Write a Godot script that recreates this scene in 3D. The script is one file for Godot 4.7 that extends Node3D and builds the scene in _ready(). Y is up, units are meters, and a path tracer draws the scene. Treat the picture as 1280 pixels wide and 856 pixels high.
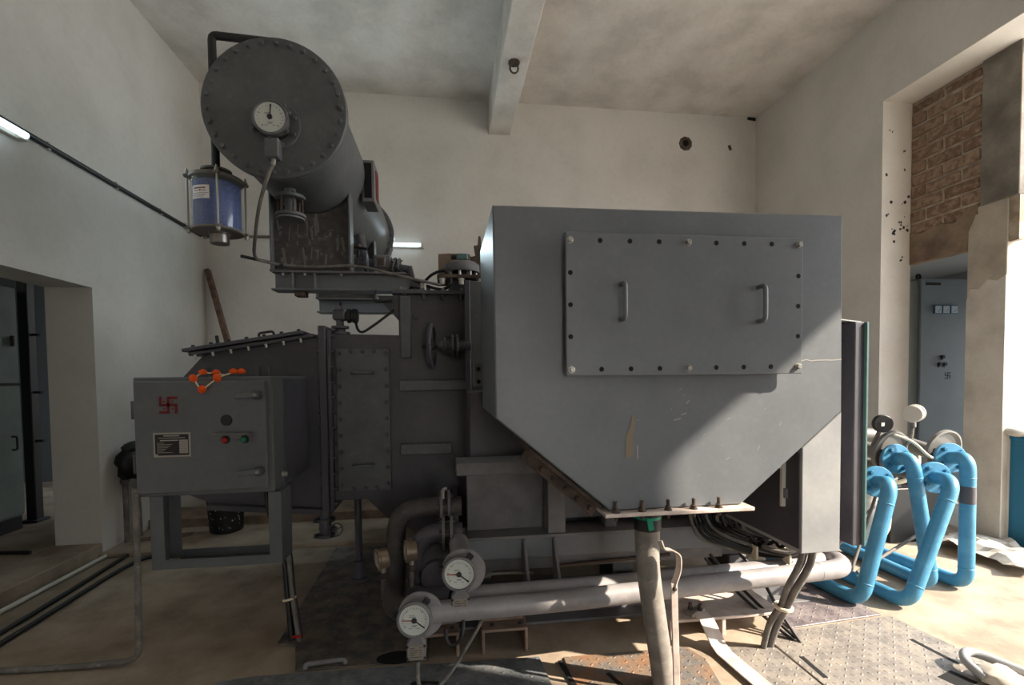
extends Node3D
# An oil-filled furnace transformer in a plastered bay: conservator drum, cable box, pipework, sun through the side opening.

# ---------------------------------------------------------------- mesh builder
class MB:
	var v := PackedVector3Array()
	var n := PackedVector3Array()
	var uv := PackedVector2Array()
	var xf := Transform3D()

	func t(a: Vector3, b: Vector3, c: Vector3, na: Vector3, nb: Vector3, nc: Vector3, ua := Vector2.ZERO, ub := Vector2.ZERO, uc := Vector2.ZERO) -> void:
		var g := (b - a).cross(c - a)
		if g.length_squared() < 1e-16:
			return
		if g.dot(na + nb + nc) > 0.0:   # clockwise is the front in Godot
			var k := b
			b = c
			c = k
			k = nb
			nb = nc
			nc = k
			var ku := ub
			ub = uc
			uc = ku
		v.push_back(xf * a)
		v.push_back(xf * b)
		v.push_back(xf * c)
		n.push_back((xf.basis * na).normalized())
		n.push_back((xf.basis * nb).normalized())
		n.push_back((xf.basis * nc).normalized())
		uv.push_back(ua)
		uv.push_back(ub)
		uv.push_back(uc)

	func quad(a: Vector3, b: Vector3, c: Vector3, d: Vector3, nn: Vector3) -> void:
		t(a, b, c, nn, nn, nn, Vector2(0, 1), Vector2(1, 1), Vector2(1, 0))
		t(a, c, d, nn, nn, nn, Vector2(0, 1), Vector2(1, 0), Vector2(0, 0))

	# box between two corners, edges chamfered
	func bx(lo: Vector3, hi: Vector3, bev := 0.003) -> MB:
		return box((lo + hi) * 0.5, (hi - lo).abs(), Basis(), bev)

	func box(c: Vector3, s: Vector3, bas := Basis(), bev := 0.003) -> MB:
		var h := s * 0.5
		var b := minf(bev, minf(h.x, minf(h.y, h.z)) * 0.45)
		var i := h - Vector3(b, b, b)
		for ax in 3:
			var a1 := (ax + 1) % 3
			var a2 := (ax + 2) % 3
			for sg in [-1.0, 1.0]:
				var nn := Vector3.ZERO
				nn[ax] = sg
				var q := []
				for k in [[-1.0, -1.0], [1.0, -1.0], [1.0, 1.0], [-1.0, 1.0]]:
					var p := Vector3.ZERO
					p[ax] = sg * h[ax]
					p[a1] = k[0] * i[a1]
					p[a2] = k[1] * i[a2]
					q.push_back(c + bas * p)
				quad(q[0], q[1], q[2], q[3], bas * nn)
			if b > 0.0:
				for s1 in [-1.0, 1.0]:
					for s2 in [-1.0, 1.0]:
						var nn := Vector3.ZERO
						nn[a1] = s1
						nn[a2] = s2
						var q := []
						for k in [[0, -1.0], [1, -1.0], [1, 1.0], [0, 1.0]]:
							var p := Vector3.ZERO
							p[ax] = k[1] * i[ax]
							p[a1] = s1 * (h[a1] if k[0] == 0 else i[a1])
							p[a2] = s2 * (i[a2] if k[0] == 0 else h[a2])
							q.push_back(c + bas * p)
						quad(q[0], q[1], q[2], q[3], bas * nn.normalized())
		if b > 0.0:
			for sx in [-1.0, 1.0]:
				for sy in [-1.0, 1.0]:
					for sz in [-1.0, 1.0]:
						var d := Vector3(sx, sy, sz)
						var nn := bas * d.normalized()
						t(c + bas * (Vector3(h.x, i.y, i.z) * d), c + bas * (Vector3(i.x, h.y, i.z) * d), c + bas * (Vector3(i.x, i.y, h.z) * d), nn, nn, nn)
		return self

	# flat bar between two points; w across (towards side), th thick
	func bar(a: Vector3, b: Vector3, w: float, th: float, side := Vector3.UP, bev := 0.002) -> MB:
		var d := (b - a).normalized()
		var s := (side - d * side.dot(d)).normalized()
		return box((a + b) * 0.5, Vector3((b - a).length(), w, th), Basis(d, s, d.cross(s)), bev)

	# turned shape: profile of (radius, height) along axis from o
	func lathe(o: Vector3, axis: Vector3, prof: Array, seg := 24, smooth := false) -> MB:
		var w := axis.normalized()
		var u := w.cross(Vector3.UP if absf(w.y) < 0.9 else Vector3.RIGHT).normalized()
		var q := w.cross(u)
		var pn := []
		for i in prof.size() - 1:
			var d: Vector2 = prof[i + 1] - prof[i]
			pn.push_back(Vector2(d.y, -d.x).normalized())
		for i in prof.size() - 1:
			var p0: Vector2 = prof[i]
			var p1: Vector2 = prof[i + 1]
			var n0: Vector2 = pn[i]
			var n1: Vector2 = pn[i]
			if smooth:
				if i > 0:
					n0 = (pn[i - 1] + pn[i]).normalized()
				if i < pn.size() - 1:
					n1 = (pn[i + 1] + pn[i]).normalized()
			for k in seg:
				var a0 := TAU * k / seg
				var a1 := TAU * (k + 1) / seg
				var r0 := u * cos(a0) + q * sin(a0)
				var r1 := u * cos(a1) + q * sin(a1)
				var A := o + r0 * p0.x + w * p0.y
				var B := o + r1 * p0.x + w * p0.y
				var C := o + r1 * p1.x + w * p1.y
				var D := o + r0 * p1.x + w * p1.y
				var ua := Vector2(float(k) / seg, 0)
				var ub := Vector2(float(k + 1) / seg, 0)
				t(A, B, C, r0 * n0.x + w * n0.y, r1 * n0.x + w * n0.y, r1 * n1.x + w * n1.y, ua, ub, ub + Vector2(0, 1))
				t(A, C, D, r0 * n0.x + w * n0.y, r1 * n1.x + w * n1.y, r0 * n1.x + w * n1.y, ua, ub + Vector2(0, 1), ua + Vector2(0, 1))
		return self

	func cyl(a: Vector3, b: Vector3, r: float, seg := 20, bev := 0.002) -> MB:
		var l := (b - a).length()
		var e := minf(bev, minf(r, l) * 0.3)
		return lathe(a, b - a, [Vector2(0, 0), Vector2(r - e, 0), Vector2(r, e), Vector2(r, l - e), Vector2(r - e, l), Vector2(0, l)], seg)

	# flat ring (flange with a bore)
	func ring(a: Vector3, axis: Vector3, ri: float, ro: float, l: float, seg := 32, e := 0.002) -> MB:
		return lathe(a, axis, [Vector2(ri, 0), Vector2(ro - e, 0), Vector2(ro, e), Vector2(ro, l - e), Vector2(ro - e, l), Vector2(ri, l), Vector2(ri, 0)], seg)

	func tube(pts: Array, r, seg := 12, caps := true) -> MB:
		var m := pts.size()
		var us := []
		var dirs := []
		for i in m:
			var d: Vector3 = (pts[mini(i + 1, m - 1)] - pts[maxi(i - 1, 0)])
			dirs.push_back(d.normalized())
		var u: Vector3 = dirs[0].cross(Vector3.UP if absf(dirs[0].y) < 0.9 else Vector3.RIGHT).normalized()
		for i in m:
			u = (u - dirs[i] * u.dot(dirs[i])).normalized()
			us.push_back(u)
		for i in m - 1:
			var ra: float = r[i] if r is Array else r
			var rb: float = r[i + 1] if r is Array else r
			var qa: Vector3 = dirs[i].cross(us[i])
			var qb: Vector3 = dirs[i + 1].cross(us[i + 1])
			for k in seg:
				var a0 := TAU * k / seg
				var a1 := TAU * (k + 1) / seg
				var n00: Vector3 = us[i] * cos(a0) + qa * sin(a0)
				var n01: Vector3 = us[i] * cos(a1) + qa * sin(a1)
				var n10: Vector3 = us[i + 1] * cos(a0) + qb * sin(a0)
				var n11: Vector3 = us[i + 1] * cos(a1) + qb * sin(a1)
				t(pts[i] + n00 * ra, pts[i] + n01 * ra, pts[i + 1] + n11 * rb, n00, n01, n11)
				t(pts[i] + n00 * ra, pts[i + 1] + n11 * rb, pts[i + 1] + n10 * rb, n00, n11, n10)
				if caps and i == 0:
					t(pts[0], pts[0] + n00 * ra, pts[0] + n01 * ra, -dirs[0], -dirs[0], -dirs[0])
				if caps and i == m - 2:
					t(pts[m - 1], pts[m - 1] + n10 * rb, pts[m - 1] + n11 * rb, dirs[m - 1], dirs[m - 1], dirs[m - 1])
		return self

	# polygon in x,y pushed from z0 (front, larger) back to z1
	func prism(poly: Array, z0: float, z1: float, b := 0.003) -> MB:
		var p := PackedVector2Array(poly)
		var area := 0.0
		for i in p.size():
			var w := p[(i + 1) % p.size()]
			area += p[i].x * w.y - w.x * p[i].y
		if area < 0:
			p.reverse()
		var m := p.size()
		var inn := PackedVector2Array()
		for i in m:
			var d0 := (p[i] - p[(i + m - 1) % m]).normalized()
			var d1 := (p[(i + 1) % m] - p[i]).normalized()
			var o := (Vector2(-d0.y, d0.x) + Vector2(-d1.y, d1.x)).normalized()
			var k := maxf(o.dot(Vector2(-d0.y, d0.x)), 0.4)
			inn.push_back(p[i] + o * (b / k))
		var s := signf(z1 - z0)
		var idx := Geometry2D.triangulate_polygon(inn)
		for f in [[z0, -s], [z1, s]]:
			var nn := Vector3(0, 0, f[1])
			for i in range(0, idx.size(), 3):
				var a := inn[idx[i]]
				var c := inn[idx[i + 1]]
				var e := inn[idx[i + 2]]
				t(Vector3(a.x, a.y, f[0]), Vector3(c.x, c.y, f[0]), Vector3(e.x, e.y, f[0]), nn, nn, nn, a, c, e)
		for i in m:
			var j := (i + 1) % m
			var d := (p[j] - p[i]).normalized()
			var nn := Vector3(d.y, -d.x, 0)
			quad(Vector3(p[i].x, p[i].y, z0 + s * b), Vector3(p[j].x, p[j].y, z0 + s * b), Vector3(p[j].x, p[j].y, z1 - s * b), Vector3(p[i].x, p[i].y, z1 - s * b), nn)
			if b > 0.0:
				for f in [[z0, z0 + s * b, -s], [z1, z1 - s * b, s]]:
					quad(Vector3(inn[i].x, inn[i].y, f[0]), Vector3(inn[j].x, inn[j].y, f[0]), Vector3(p[j].x, p[j].y, f[1]), Vector3(p[i].x, p[i].y, f[1]), (nn + Vector3(0, 0, f[2])).normalized())
		return self

	func ball(c: Vector3, s: Vector3, seg := 16, rough := 0.0, rs := 1) -> MB:
		var rng := RandomNumberGenerator.new()
		rng.seed = rs
		var rows := seg / 2
		var g := []
		for i in rows + 1:
			var row := []
			for k in seg:
				var th := PI * i / rows
				var ph := TAU * k / seg
				row.push_back(Vector3(sin(th) * cos(ph), cos(th), sin(th) * sin(ph)) * (1.0 + (rng.randf() - 0.5) * 2.0 * rough * sin(th)))
			g.push_back(row)
		for i in rows:
			for k in seg:
				var j := (k + 1) % seg
				var a: Vector3 = g[i][k]
				var b: Vector3 = g[i][j]
				var d: Vector3 = g[i + 1][k]
				var e: Vector3 = g[i + 1][j]
				var q := func(x: Vector3) -> Vector3: return (x / s).normalized()
				t(c + a * s, c + b * s, c + e * s, q.call(a), q.call(b), q.call(e))
				t(c + a * s, c + e * s, c + d * s, q.call(a), q.call(e), q.call(d))
		return self

	func mesh(org: Vector3) -> ArrayMesh:
		var arr := []
		arr.resize(Mesh.ARRAY_MAX)
		var w := v.duplicate()
		for i in w.size():
			w[i] -= org
		arr[Mesh.ARRAY_VERTEX] = w
		arr[Mesh.ARRAY_NORMAL] = n
		arr[Mesh.ARRAY_TEX_UV] = uv
		var m := ArrayMesh.new()
		m.add_surface_from_arrays(Mesh.PRIMITIVE_TRIANGLES, arr)
		return m

# ---------------------------------------------------------------- scene helpers
var org := Vector3.ZERO            # base of the thing under construction; meshes are built in world metres
var taken := {}
var M := {}

func mb() -> MB:
	return MB.new()

func V(x: float, y: float, z: float) -> Vector3:
	return Vector3(x, y, z)

func numbered(called: String) -> String:
	taken[called] = taken.get(called, -1) + 1
	return called if taken[called] == 0 else "%s_%03d" % [called, taken[called]]

func thing(called: String, label: String, category: String, at: Vector3, group := "") -> Node3D:
	var o := Node3D.new()
	o.name = numbered(called)
	add_child(o)
	o.position = at
	org = at
	tag(o, label, category, group)
	return o

func tag(o: Node3D, label: String, category: String, group := "") -> void:
	o.set_meta("label", label)
	o.set_meta("category", category)
	if group:
		o.set_meta("group", group)

func obj(called: String, b: MB, m: Material, parent: Node3D, label := "") -> MeshInstance3D:
	var o := MeshInstance3D.new()
	o.name = called
	o.mesh = b.mesh(org)
	o.material_override = m
	parent.add_child(o, true)
	if label:
		o.set_meta("label", label)
	return o

func solo(called: String, b: MB, m: Material, label: String, category: String, at: Vector3, group := "") -> MeshInstance3D:
	var o := MeshInstance3D.new()
	o.name = numbered(called)
	o.mesh = b.mesh(at)
	o.material_override = m
	add_child(o)
	o.position = at
	tag(o, label, category, group)
	return o

func struct(called: String, b: MB, m: Material, at := Vector3.ZERO) -> MeshInstance3D:
	var o := MeshInstance3D.new()
	o.name = numbered(called)
	o.mesh = b.mesh(at)
	o.material_override = m
	add_child(o)
	o.position = at
	o.set_meta("kind", "structure")
	return o

var bolt_meshes := {}
func bolt(parent: Node3D, at: Vector3, axis: Vector3, r: float, h: float, m: Material, called := "bolt") -> void:
	var key := "%.4f %.4f" % [r, h]
	if not bolt_meshes.has(key):
		var b := mb()
		b.lathe(Vector3.ZERO, Vector3.UP, [Vector2(0, -0.002), Vector2(r * 1.35, -0.002), Vector2(r * 1.35, h * 0.2), Vector2(r, h * 0.2), Vector2(r, h * 0.85), Vector2(r * 0.8, h), Vector2(0, h)], 6)
		bolt_meshes[key] = b.mesh(Vector3.ZERO)
	var o := MeshInstance3D.new()
	o.name = called
	o.mesh = bolt_meshes[key]
	o.material_override = m
	parent.add_child(o, true)
	var y := axis.normalized()
	var x := y.cross(Vector3.UP if absf(y.y) < 0.9 else Vector3.RIGHT).normalized()
	o.transform = Transform3D(Basis(x, y, x.cross(y)), at - org)

func bolt_ring(parent: Node3D, c: Vector3, axis: Vector3, rad: float, count: int, r: float, h: float, m: Material, a0 := 0.0) -> void:
	var w := axis.normalized()
	var u := w.cross(Vector3.UP if absf(w.y) < 0.9 else Vector3.RIGHT).normalized()
	var q := w.cross(u)
	for i in count:
		var a := a0 + TAU * i / count
		bolt(parent, c + (u * cos(a) + q * sin(a)) * rad, w, r, h, m)

# rounds the corners of a polyline
func bent(pts: Array, r: float, k := 6) -> Array:
	var out := [pts[0]]
	for i in range(1, pts.size() - 1):
		var p: Vector3 = pts[i]
		var a: Vector3 = pts[i - 1] - p
		var b: Vector3 = pts[i + 1] - p
		var ra := minf(r, a.length() * 0.48)
		var rb := minf(r, b.length() * 0.48)
		var s := p + a.normalized() * ra
		var e := p + b.normalized() * rb
		for j in k + 1:
			var f := float(j) / k
			out.push_back(s.lerp(p, f).lerp(p.lerp(e, f), f))
	out.push_back(pts[pts.size() - 1])
	return out

# smooth curve through points
func curve(pts: Array, per := 6) -> Array:
	var out := []
	var m := pts.size()
	for i in m - 1:
		var p0: Vector3 = pts[maxi(i - 1, 0)]
		var p1: Vector3 = pts[i]
		var p2: Vector3 = pts[i + 1]
		var p3: Vector3 = pts[mini(i + 2, m - 1)]
		for j in per:
			out.push_back(p1.cubic_interpolate(p2, p0, p3, float(j) / per))
	out.push_back(pts[m - 1])
	return out

# ---------------------------------------------------------------- materials
func noise_image(sd: int, freq: float, oct: int, size := 256, kind := FastNoiseLite.TYPE_SIMPLEX_SMOOTH) -> Image:
	var f := FastNoiseLite.new()
	f.seed = sd
	f.noise_type = kind
	f.frequency = freq
	f.fractal_octaves = oct
	f.fractal_gain = 0.55
	return f.get_seamless_image(size, size)

# base colour with broad clouds, fine grain and sparse marks
func stain(sd: int, base: Color, lo: Color, hi: Color, amt := 1.0, marks := 0.0, mark_color := Color.WHITE, size := 256, freq := 0.012) -> ImageTexture:
	var a := noise_image(sd, freq, 5, size)
	var b := noise_image(sd + 7, 0.12, 2, size)
	var c := noise_image(sd + 13, 0.035, 4, size)
	var im := Image.create(size, size, false, Image.FORMAT_RGB8)
	for y in size:
		for x in size:
			var k := a.get_pixel(x, y).r - 0.5
			var g := b.get_pixel(x, y).r - 0.5
			var col := base.lerp(hi if k > 0 else lo, clampf(absf(k) * 2.2 * amt, 0, 1))
			col = col.lightened(g * 0.05 * amt) if g > 0 else col.darkened(-g * 0.05 * amt)
			if marks > 0.0:
				var s := c.get_pixel(x, y).r
				if s > 0.72:
					col = col.lerp(mark_color, clampf((s - 0.72) * 7.0, 0, 1) * marks)
			im.set_pixel(x, y, col)
	return ImageTexture.create_from_image(im)

func surf(tex: Texture2D, rough: float, metal := 0.0, scale := 1.0, spec := 0.5) -> StandardMaterial3D:
	var m := StandardMaterial3D.new()
	m.albedo_texture = tex
	m.roughness = rough
	m.metallic = metal
	m.metallic_specular = spec
	m.uv1_triplanar = true
	m.uv1_world_triplanar = true
	m.uv1_scale = Vector3.ONE * scale
	m.texture_filter = BaseMaterial3D.TEXTURE_FILTER_LINEAR_WITH_MIPMAPS
	return m

func flat(c: Color, rough: float, metal := 0.0, spec := 0.5) -> StandardMaterial3D:
	var m := StandardMaterial3D.new()
	m.albedo_color = c
	m.roughness = rough
	m.metallic = metal
	m.metallic_specular = spec
	return m

func checker_height() -> ImageTexture:
	var s := 80
	var im := Image.create(s, s, false, Image.FORMAT_L8)
	for y in s:
		for x in s:
			var h := 0.0
			for k in 4:
				var cx: float = [20.0, 60.0, 60.0, 20.0][k]
				var cy: float = [20.0, 60.0, 20.0, 60.0][k]
				var dir := 1.0 if k < 2 else -1.0
				var dx := x - cx
				var dy := y - cy
				var u := (dx + dy * dir) * 0.7071
				var w := (-dx * dir + dy) * 0.7071
				var e := 1.0 - (u * u / 110.0 + w * w / 22.0)
				h = maxf(h, clampf(e * 2.5, 0, 1))
			im.set_pixel(x, y, Color(h, h, h))
	var all := Image.create(s * 10, s * 10, false, Image.FORMAT_L8)      # ten lug cells a side: 77 mm each at 1.3 repeats a metre
	for y in 10:
		for x in 10:
			all.blit_rect(im, Rect2i(0, 0, s, s), Vector2i(x * s, y * s))
	return ImageTexture.create_from_image(all)

func dial_texture(kind: int) -> ImageTexture:
	var s := 192
	var im := Image.create(s, s, false, Image.FORMAT_RGB8)
	im.fill(Color(0.78, 0.80, 0.78))
	var c := Vector2(s * 0.5, s * 0.5)
	var ink := Color(0.12, 0.13, 0.14)
	var from := -2.4 if kind == 0 else -2.2
	var to := 2.4 if kind == 0 else 2.2
	var steps := 16 if kind == 0 else 24
	for i in steps + 1:
		var a := lerpf(from, to, float(i) / steps)
		var d := Vector2(sin(a), -cos(a))
		var ln := 14 if i % 4 == 0 else 8
		for k in ln * 2:
			var p := c + d * (80.0 - k * 0.5)
			im.fill_rect(Rect2i(int(p.x) - 1, int(p.y) - 1, 3 if i % 4 == 0 else 2, 3 if i % 4 == 0 else 2), ink)
	for r in [[62, 66, 36, 3], [62, 74, 44, 3], [78, 128, 36, 4], [84, 136, 24, 3], [60, 146, 22, 3], [110, 146, 18, 3]]:
		im.fill_rect(Rect2i(r[0], r[1], r[2], r[3]), Color(0.35, 0.36, 0.38))
	return ImageTexture.create_from_image(im)

func print_texture(kind: int) -> ImageTexture:
	var w := 160
	var h := 104
	var im := Image.create(w, h, false, Image.FORMAT_RGB8)
	var dark := Color(0.045, 0.045, 0.05)
	var pale := Color(0.62, 0.60, 0.57)
	if kind == 0:      # rating plate: black fields on bright metal, tables of small print
		im.fill(pale)
		im.fill_rect(Rect2i(6, 6, 148, 92), dark)
		im.fill_rect(Rect2i(44, 10, 70, 5), pale)
		im.fill_rect(Rect2i(20, 20, 118, 3), pale)
		im.fill_rect(Rect2i(28, 30, 80, 5), pale)
		im.fill_rect(Rect2i(112, 30, 38, 60), pale)
		for i in 7:
			im.fill_rect(Rect2i(14, 42 + i * 7, 30 + (i * 37) % 46, 3), pale.darkened(0.15))
			im.fill_rect(Rect2i(115, 36 + i * 8, 32, 1), dark)
		im.fill_rect(Rect2i(6, 92, 12, 6), pale)
	elif kind == 1:    # paper label with red and grey lines
		im.fill(Color(0.88, 0.87, 0.87))
		im.fill_rect(Rect2i(20, 18, 110, 10), Color(0.45, 0.30, 0.36))
		im.fill_rect(Rect2i(24, 38, 44, 8), Color(0.55, 0.55, 0.6))
		im.fill_rect(Rect2i(76, 34, 14, 14), Color(0.62, 0.12, 0.14))
		im.fill_rect(Rect2i(98, 38, 34, 8), Color(0.55, 0.55, 0.6))
		im.fill_rect(Rect2i(6, 60, 148, 3), Color(0.4, 0.4, 0.45))
		for i in 3:
			im.fill_rect(Rect2i(14, 70 + i * 9, 124 - i * 12, 4), Color(0.6, 0.6, 0.63))
	else:              # terminal box plate
		im.fill(Color(0.52, 0.49, 0.44))
		for i in 5:
			im.fill_rect(Rect2i(16, 14 + i * 17, 50 + (i * 41) % 60, 6), Color(0.30, 0.28, 0.26))
			im.fill_rect(Rect2i(112, 14 + i * 17, 30, 6), Color(0.34, 0.32, 0.30))
	return ImageTexture.create_from_image(im)

func printed(tex: Texture2D, rough := 0.5) -> StandardMaterial3D:
	var m := StandardMaterial3D.new()
	m.albedo_texture = tex
	m.roughness = rough
	return m

func materials() -> void:
	M.paint = surf(stain(11, Color(0.415, 0.43, 0.447), Color(0.39, 0.405, 0.422), Color(0.44, 0.453, 0.465), 0.8, 0.10, Color(0.56, 0.565, 0.57), 384), 0.40, 0.0, 0.7)
	M.box_paint = surf(stain(12, Color(0.365, 0.38, 0.39), Color(0.335, 0.35, 0.36), Color(0.39, 0.40, 0.41), 0.8), 0.42, 0.0, 0.9)
	M.tank = surf(stain(31, Color(0.285, 0.278, 0.302), Color(0.25, 0.245, 0.27), Color(0.32, 0.312, 0.335), 0.9, 0.10, Color(0.42, 0.41, 0.41)), 0.45, 0.0, 0.8)
	M.drum = surf(stain(41, Color(0.345, 0.355, 0.362), Color(0.31, 0.32, 0.33), Color(0.38, 0.385, 0.39), 0.9, 0.22, Color(0.52, 0.515, 0.50)), 0.5, 0.0, 1.6)
	M.pale_paint = surf(stain(51, Color(0.60, 0.605, 0.61), Color(0.55, 0.555, 0.56), Color(0.66, 0.655, 0.65), 0.8), 0.42, 0.0, 1.2)
	M.pipe = surf(stain(52, Color(0.56, 0.545, 0.55), Color(0.50, 0.485, 0.49), Color(0.62, 0.60, 0.59), 0.9, 0.3, Color(0.70, 0.66, 0.62)), 0.45, 0.0, 1.5)
	M.dusty = surf(stain(61, Color(0.425, 0.42, 0.425), Color(0.38, 0.375, 0.38), Color(0.47, 0.46, 0.46), 0.9, 0.3, Color(0.56, 0.52, 0.49)), 0.7, 0.0, 1.4)
	M.stained = surf(stain(62, Color(0.27, 0.255, 0.245), Color(0.23, 0.215, 0.21), Color(0.33, 0.31, 0.295), 1.0, 0.45, Color(0.50, 0.47, 0.43), 256, 0.03), 0.65, 0.0, 1.6)
	M.rust = surf(stain(63, Color(0.30, 0.245, 0.21), Color(0.22, 0.18, 0.155), Color(0.38, 0.31, 0.265), 1.2), 0.8, 0.0, 3.0)
	M.dark = flat(Color(0.12, 0.12, 0.125), 0.6)
	M.black = flat(Color(0.055, 0.055, 0.058), 0.5)
	M.cable = flat(Color(0.10, 0.095, 0.095), 0.5)
	M.grey_cable = surf(stain(64, Color(0.40, 0.385, 0.365), Color(0.33, 0.315, 0.30), Color(0.50, 0.48, 0.45), 1.2, 0.6, Color(0.66, 0.63, 0.58)), 0.7, 0.0, 3.0)
	M.hose = surf(stain(66, Color(0.50, 0.475, 0.445), Color(0.43, 0.41, 0.385), Color(0.58, 0.555, 0.52), 1.0, 0.6, Color(0.68, 0.65, 0.61)), 0.75, 0.0, 3.0)
	M.tan = surf(stain(67, Color(0.50, 0.42, 0.365), Color(0.42, 0.35, 0.30), Color(0.58, 0.485, 0.42), 1.0), 0.75, 0.0, 2.5)
	M.zinc = flat(Color(0.66, 0.65, 0.62), 0.38, 0.7)
	M.steel = flat(Color(0.55, 0.54, 0.52), 0.35, 0.85)
	M.brass = flat(Color(0.55, 0.48, 0.41), 0.42, 0.5)
	M.white_metal = flat(Color(0.80, 0.78, 0.74), 0.4)
	M.flange = surf(stain(65, Color(0.78, 0.72, 0.68), Color(0.66, 0.60, 0.56), Color(0.86, 0.80, 0.76), 1.0), 0.6, 0.0, 2.5)
	M.plaster = surf(stain(71, Color(0.835, 0.82, 0.795), Color(0.80, 0.785, 0.755), Color(0.855, 0.84, 0.815), 0.9, 0.06, Color(0.72, 0.70, 0.66), 384, 0.008), 0.9, 0.0, 0.35, 0.3)
	M.reveal = surf(stain(72, Color(0.86, 0.835, 0.80), Color(0.83, 0.80, 0.76), Color(0.88, 0.855, 0.82), 0.8), 0.9, 0.0, 0.8, 0.3)
	M.ceiling = surf(stain(73, Color(0.845, 0.82, 0.79), Color(0.79, 0.77, 0.74), Color(0.88, 0.86, 0.835), 1.4, 0.25, Color(0.86, 0.84, 0.815), 384, 0.010), 0.92, 0.0, 0.4, 0.3)
	M.render = surf(stain(74, Color(0.50, 0.475, 0.44), Color(0.43, 0.41, 0.38), Color(0.57, 0.545, 0.51), 1.2), 0.95, 0.0, 1.0, 0.3)
	M.render_mid = surf(stain(74, Color(0.69, 0.655, 0.60), Color(0.63, 0.595, 0.545), Color(0.74, 0.705, 0.65), 1.0), 0.95, 0.0, 1.0, 0.3)
	M.render_light = surf(stain(75, Color(0.78, 0.755, 0.715), Color(0.70, 0.675, 0.635), Color(0.83, 0.81, 0.77), 1.0, 0.3, Color(0.79, 0.77, 0.73)), 0.95, 0.0, 0.9, 0.3)
	M.floor = surf(stain(76, Color(0.605, 0.545, 0.475), Color(0.52, 0.465, 0.40), Color(0.66, 0.60, 0.53), 1.2, 0.25, Color(0.70, 0.65, 0.585), 384, 0.01), 0.85, 0.0, 0.6, 0.35)
	M.kerb = surf(stain(77, Color(0.50, 0.43, 0.37), Color(0.42, 0.355, 0.305), Color(0.56, 0.49, 0.42), 1.3), 0.9, 0.0, 0.8, 0.3)
	M.ground = surf(stain(78, Color(0.76, 0.73, 0.68), Color(0.70, 0.67, 0.62), Color(0.80, 0.77, 0.73), 1.0), 0.95, 0.0, 0.3)
	M.mortar = surf(stain(79, Color(0.66, 0.60, 0.53), Color(0.57, 0.51, 0.45), Color(0.73, 0.68, 0.61), 1.3), 0.95, 0.0, 2.5, 0.3)
	for i in 3:
		M["brick%d" % i] = surf(stain(81 + i, [Color(0.52, 0.435, 0.37), Color(0.56, 0.47, 0.40), Color(0.49, 0.395, 0.335)][i], Color(0.45, 0.36, 0.30), Color(0.62, 0.54, 0.465), 1.4, 0.4, Color(0.66, 0.59, 0.52), 128, 0.03), 0.95, 0.0, 4.0, 0.3)
	var lug := checker_height()
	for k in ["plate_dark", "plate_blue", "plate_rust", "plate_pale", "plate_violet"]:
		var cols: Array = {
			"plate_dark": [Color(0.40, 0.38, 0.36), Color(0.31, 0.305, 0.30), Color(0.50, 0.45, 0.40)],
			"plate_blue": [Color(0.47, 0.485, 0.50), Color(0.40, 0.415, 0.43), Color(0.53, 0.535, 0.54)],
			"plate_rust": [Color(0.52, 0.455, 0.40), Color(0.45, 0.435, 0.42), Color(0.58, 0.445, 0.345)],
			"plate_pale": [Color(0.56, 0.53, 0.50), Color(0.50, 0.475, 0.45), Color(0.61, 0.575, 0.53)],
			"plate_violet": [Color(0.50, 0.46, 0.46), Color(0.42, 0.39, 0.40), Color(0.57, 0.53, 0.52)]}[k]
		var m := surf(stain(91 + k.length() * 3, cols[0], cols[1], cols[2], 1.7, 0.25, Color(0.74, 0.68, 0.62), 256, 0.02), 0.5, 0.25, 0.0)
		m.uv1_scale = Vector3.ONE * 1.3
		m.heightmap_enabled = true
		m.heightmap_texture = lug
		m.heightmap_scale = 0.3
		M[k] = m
	M.blue = surf(stain(95, Color(0.25, 0.52, 0.66), Color(0.21, 0.46, 0.60), Color(0.34, 0.59, 0.71), 0.9, 0.2, Color(0.62, 0.76, 0.80)), 0.45, 0.0, 2.0)
	M.blue_gate = flat(Color(0.13, 0.42, 0.55), 0.5)
	M.header = flat(Color(0.44, 0.43, 0.41), 0.5)
	M.panel_blue = surf(stain(96, Color(0.53, 0.57, 0.60), Color(0.50, 0.54, 0.57), Color(0.56, 0.60, 0.625), 0.6), 0.4, 0.0, 0.8)
	M.panel_grey = flat(Color(0.52, 0.53, 0.51), 0.45)
	M.panel_green = surf(stain(97, Color(0.56, 0.62, 0.60), Color(0.50, 0.56, 0.545), Color(0.60, 0.65, 0.63), 0.8), 0.5, 0.0, 0.8)
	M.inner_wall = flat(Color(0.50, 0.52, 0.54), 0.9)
	M.meter = flat(Color(0.78, 0.83, 0.88), 0.3)
	M.red = flat(Color(0.62, 0.09, 0.08), 0.4)
	M.red_paint = flat(Color(0.42, 0.08, 0.10), 0.7)
	M.mark_paint = flat(Color(0.20, 0.22, 0.25), 0.7)
	M.green = flat(Color(0.06, 0.42, 0.30), 0.4)
	M.green_tape = flat(Color(0.03, 0.52, 0.40), 0.35)
	M.teal = flat(Color(0.30, 0.42, 0.41), 0.45)
	M.orange = flat(Color(0.93, 0.36, 0.05), 0.8)
	M.thread = flat(Color(0.85, 0.80, 0.70), 0.8)
	M.wood = surf(stain(98, Color(0.42, 0.32, 0.27), Color(0.33, 0.25, 0.21), Color(0.50, 0.39, 0.33), 1.4), 0.8, 0.0, 3.0)
	M.hole = flat(Color(0.02, 0.02, 0.022), 0.9)
	M.patch = flat(Color(0.52, 0.465, 0.395), 0.85)
	M.scrape = flat(Color(0.62, 0.605, 0.585), 0.7)
	M.drip = flat(Color(0.43, 0.41, 0.385), 0.8)
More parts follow.
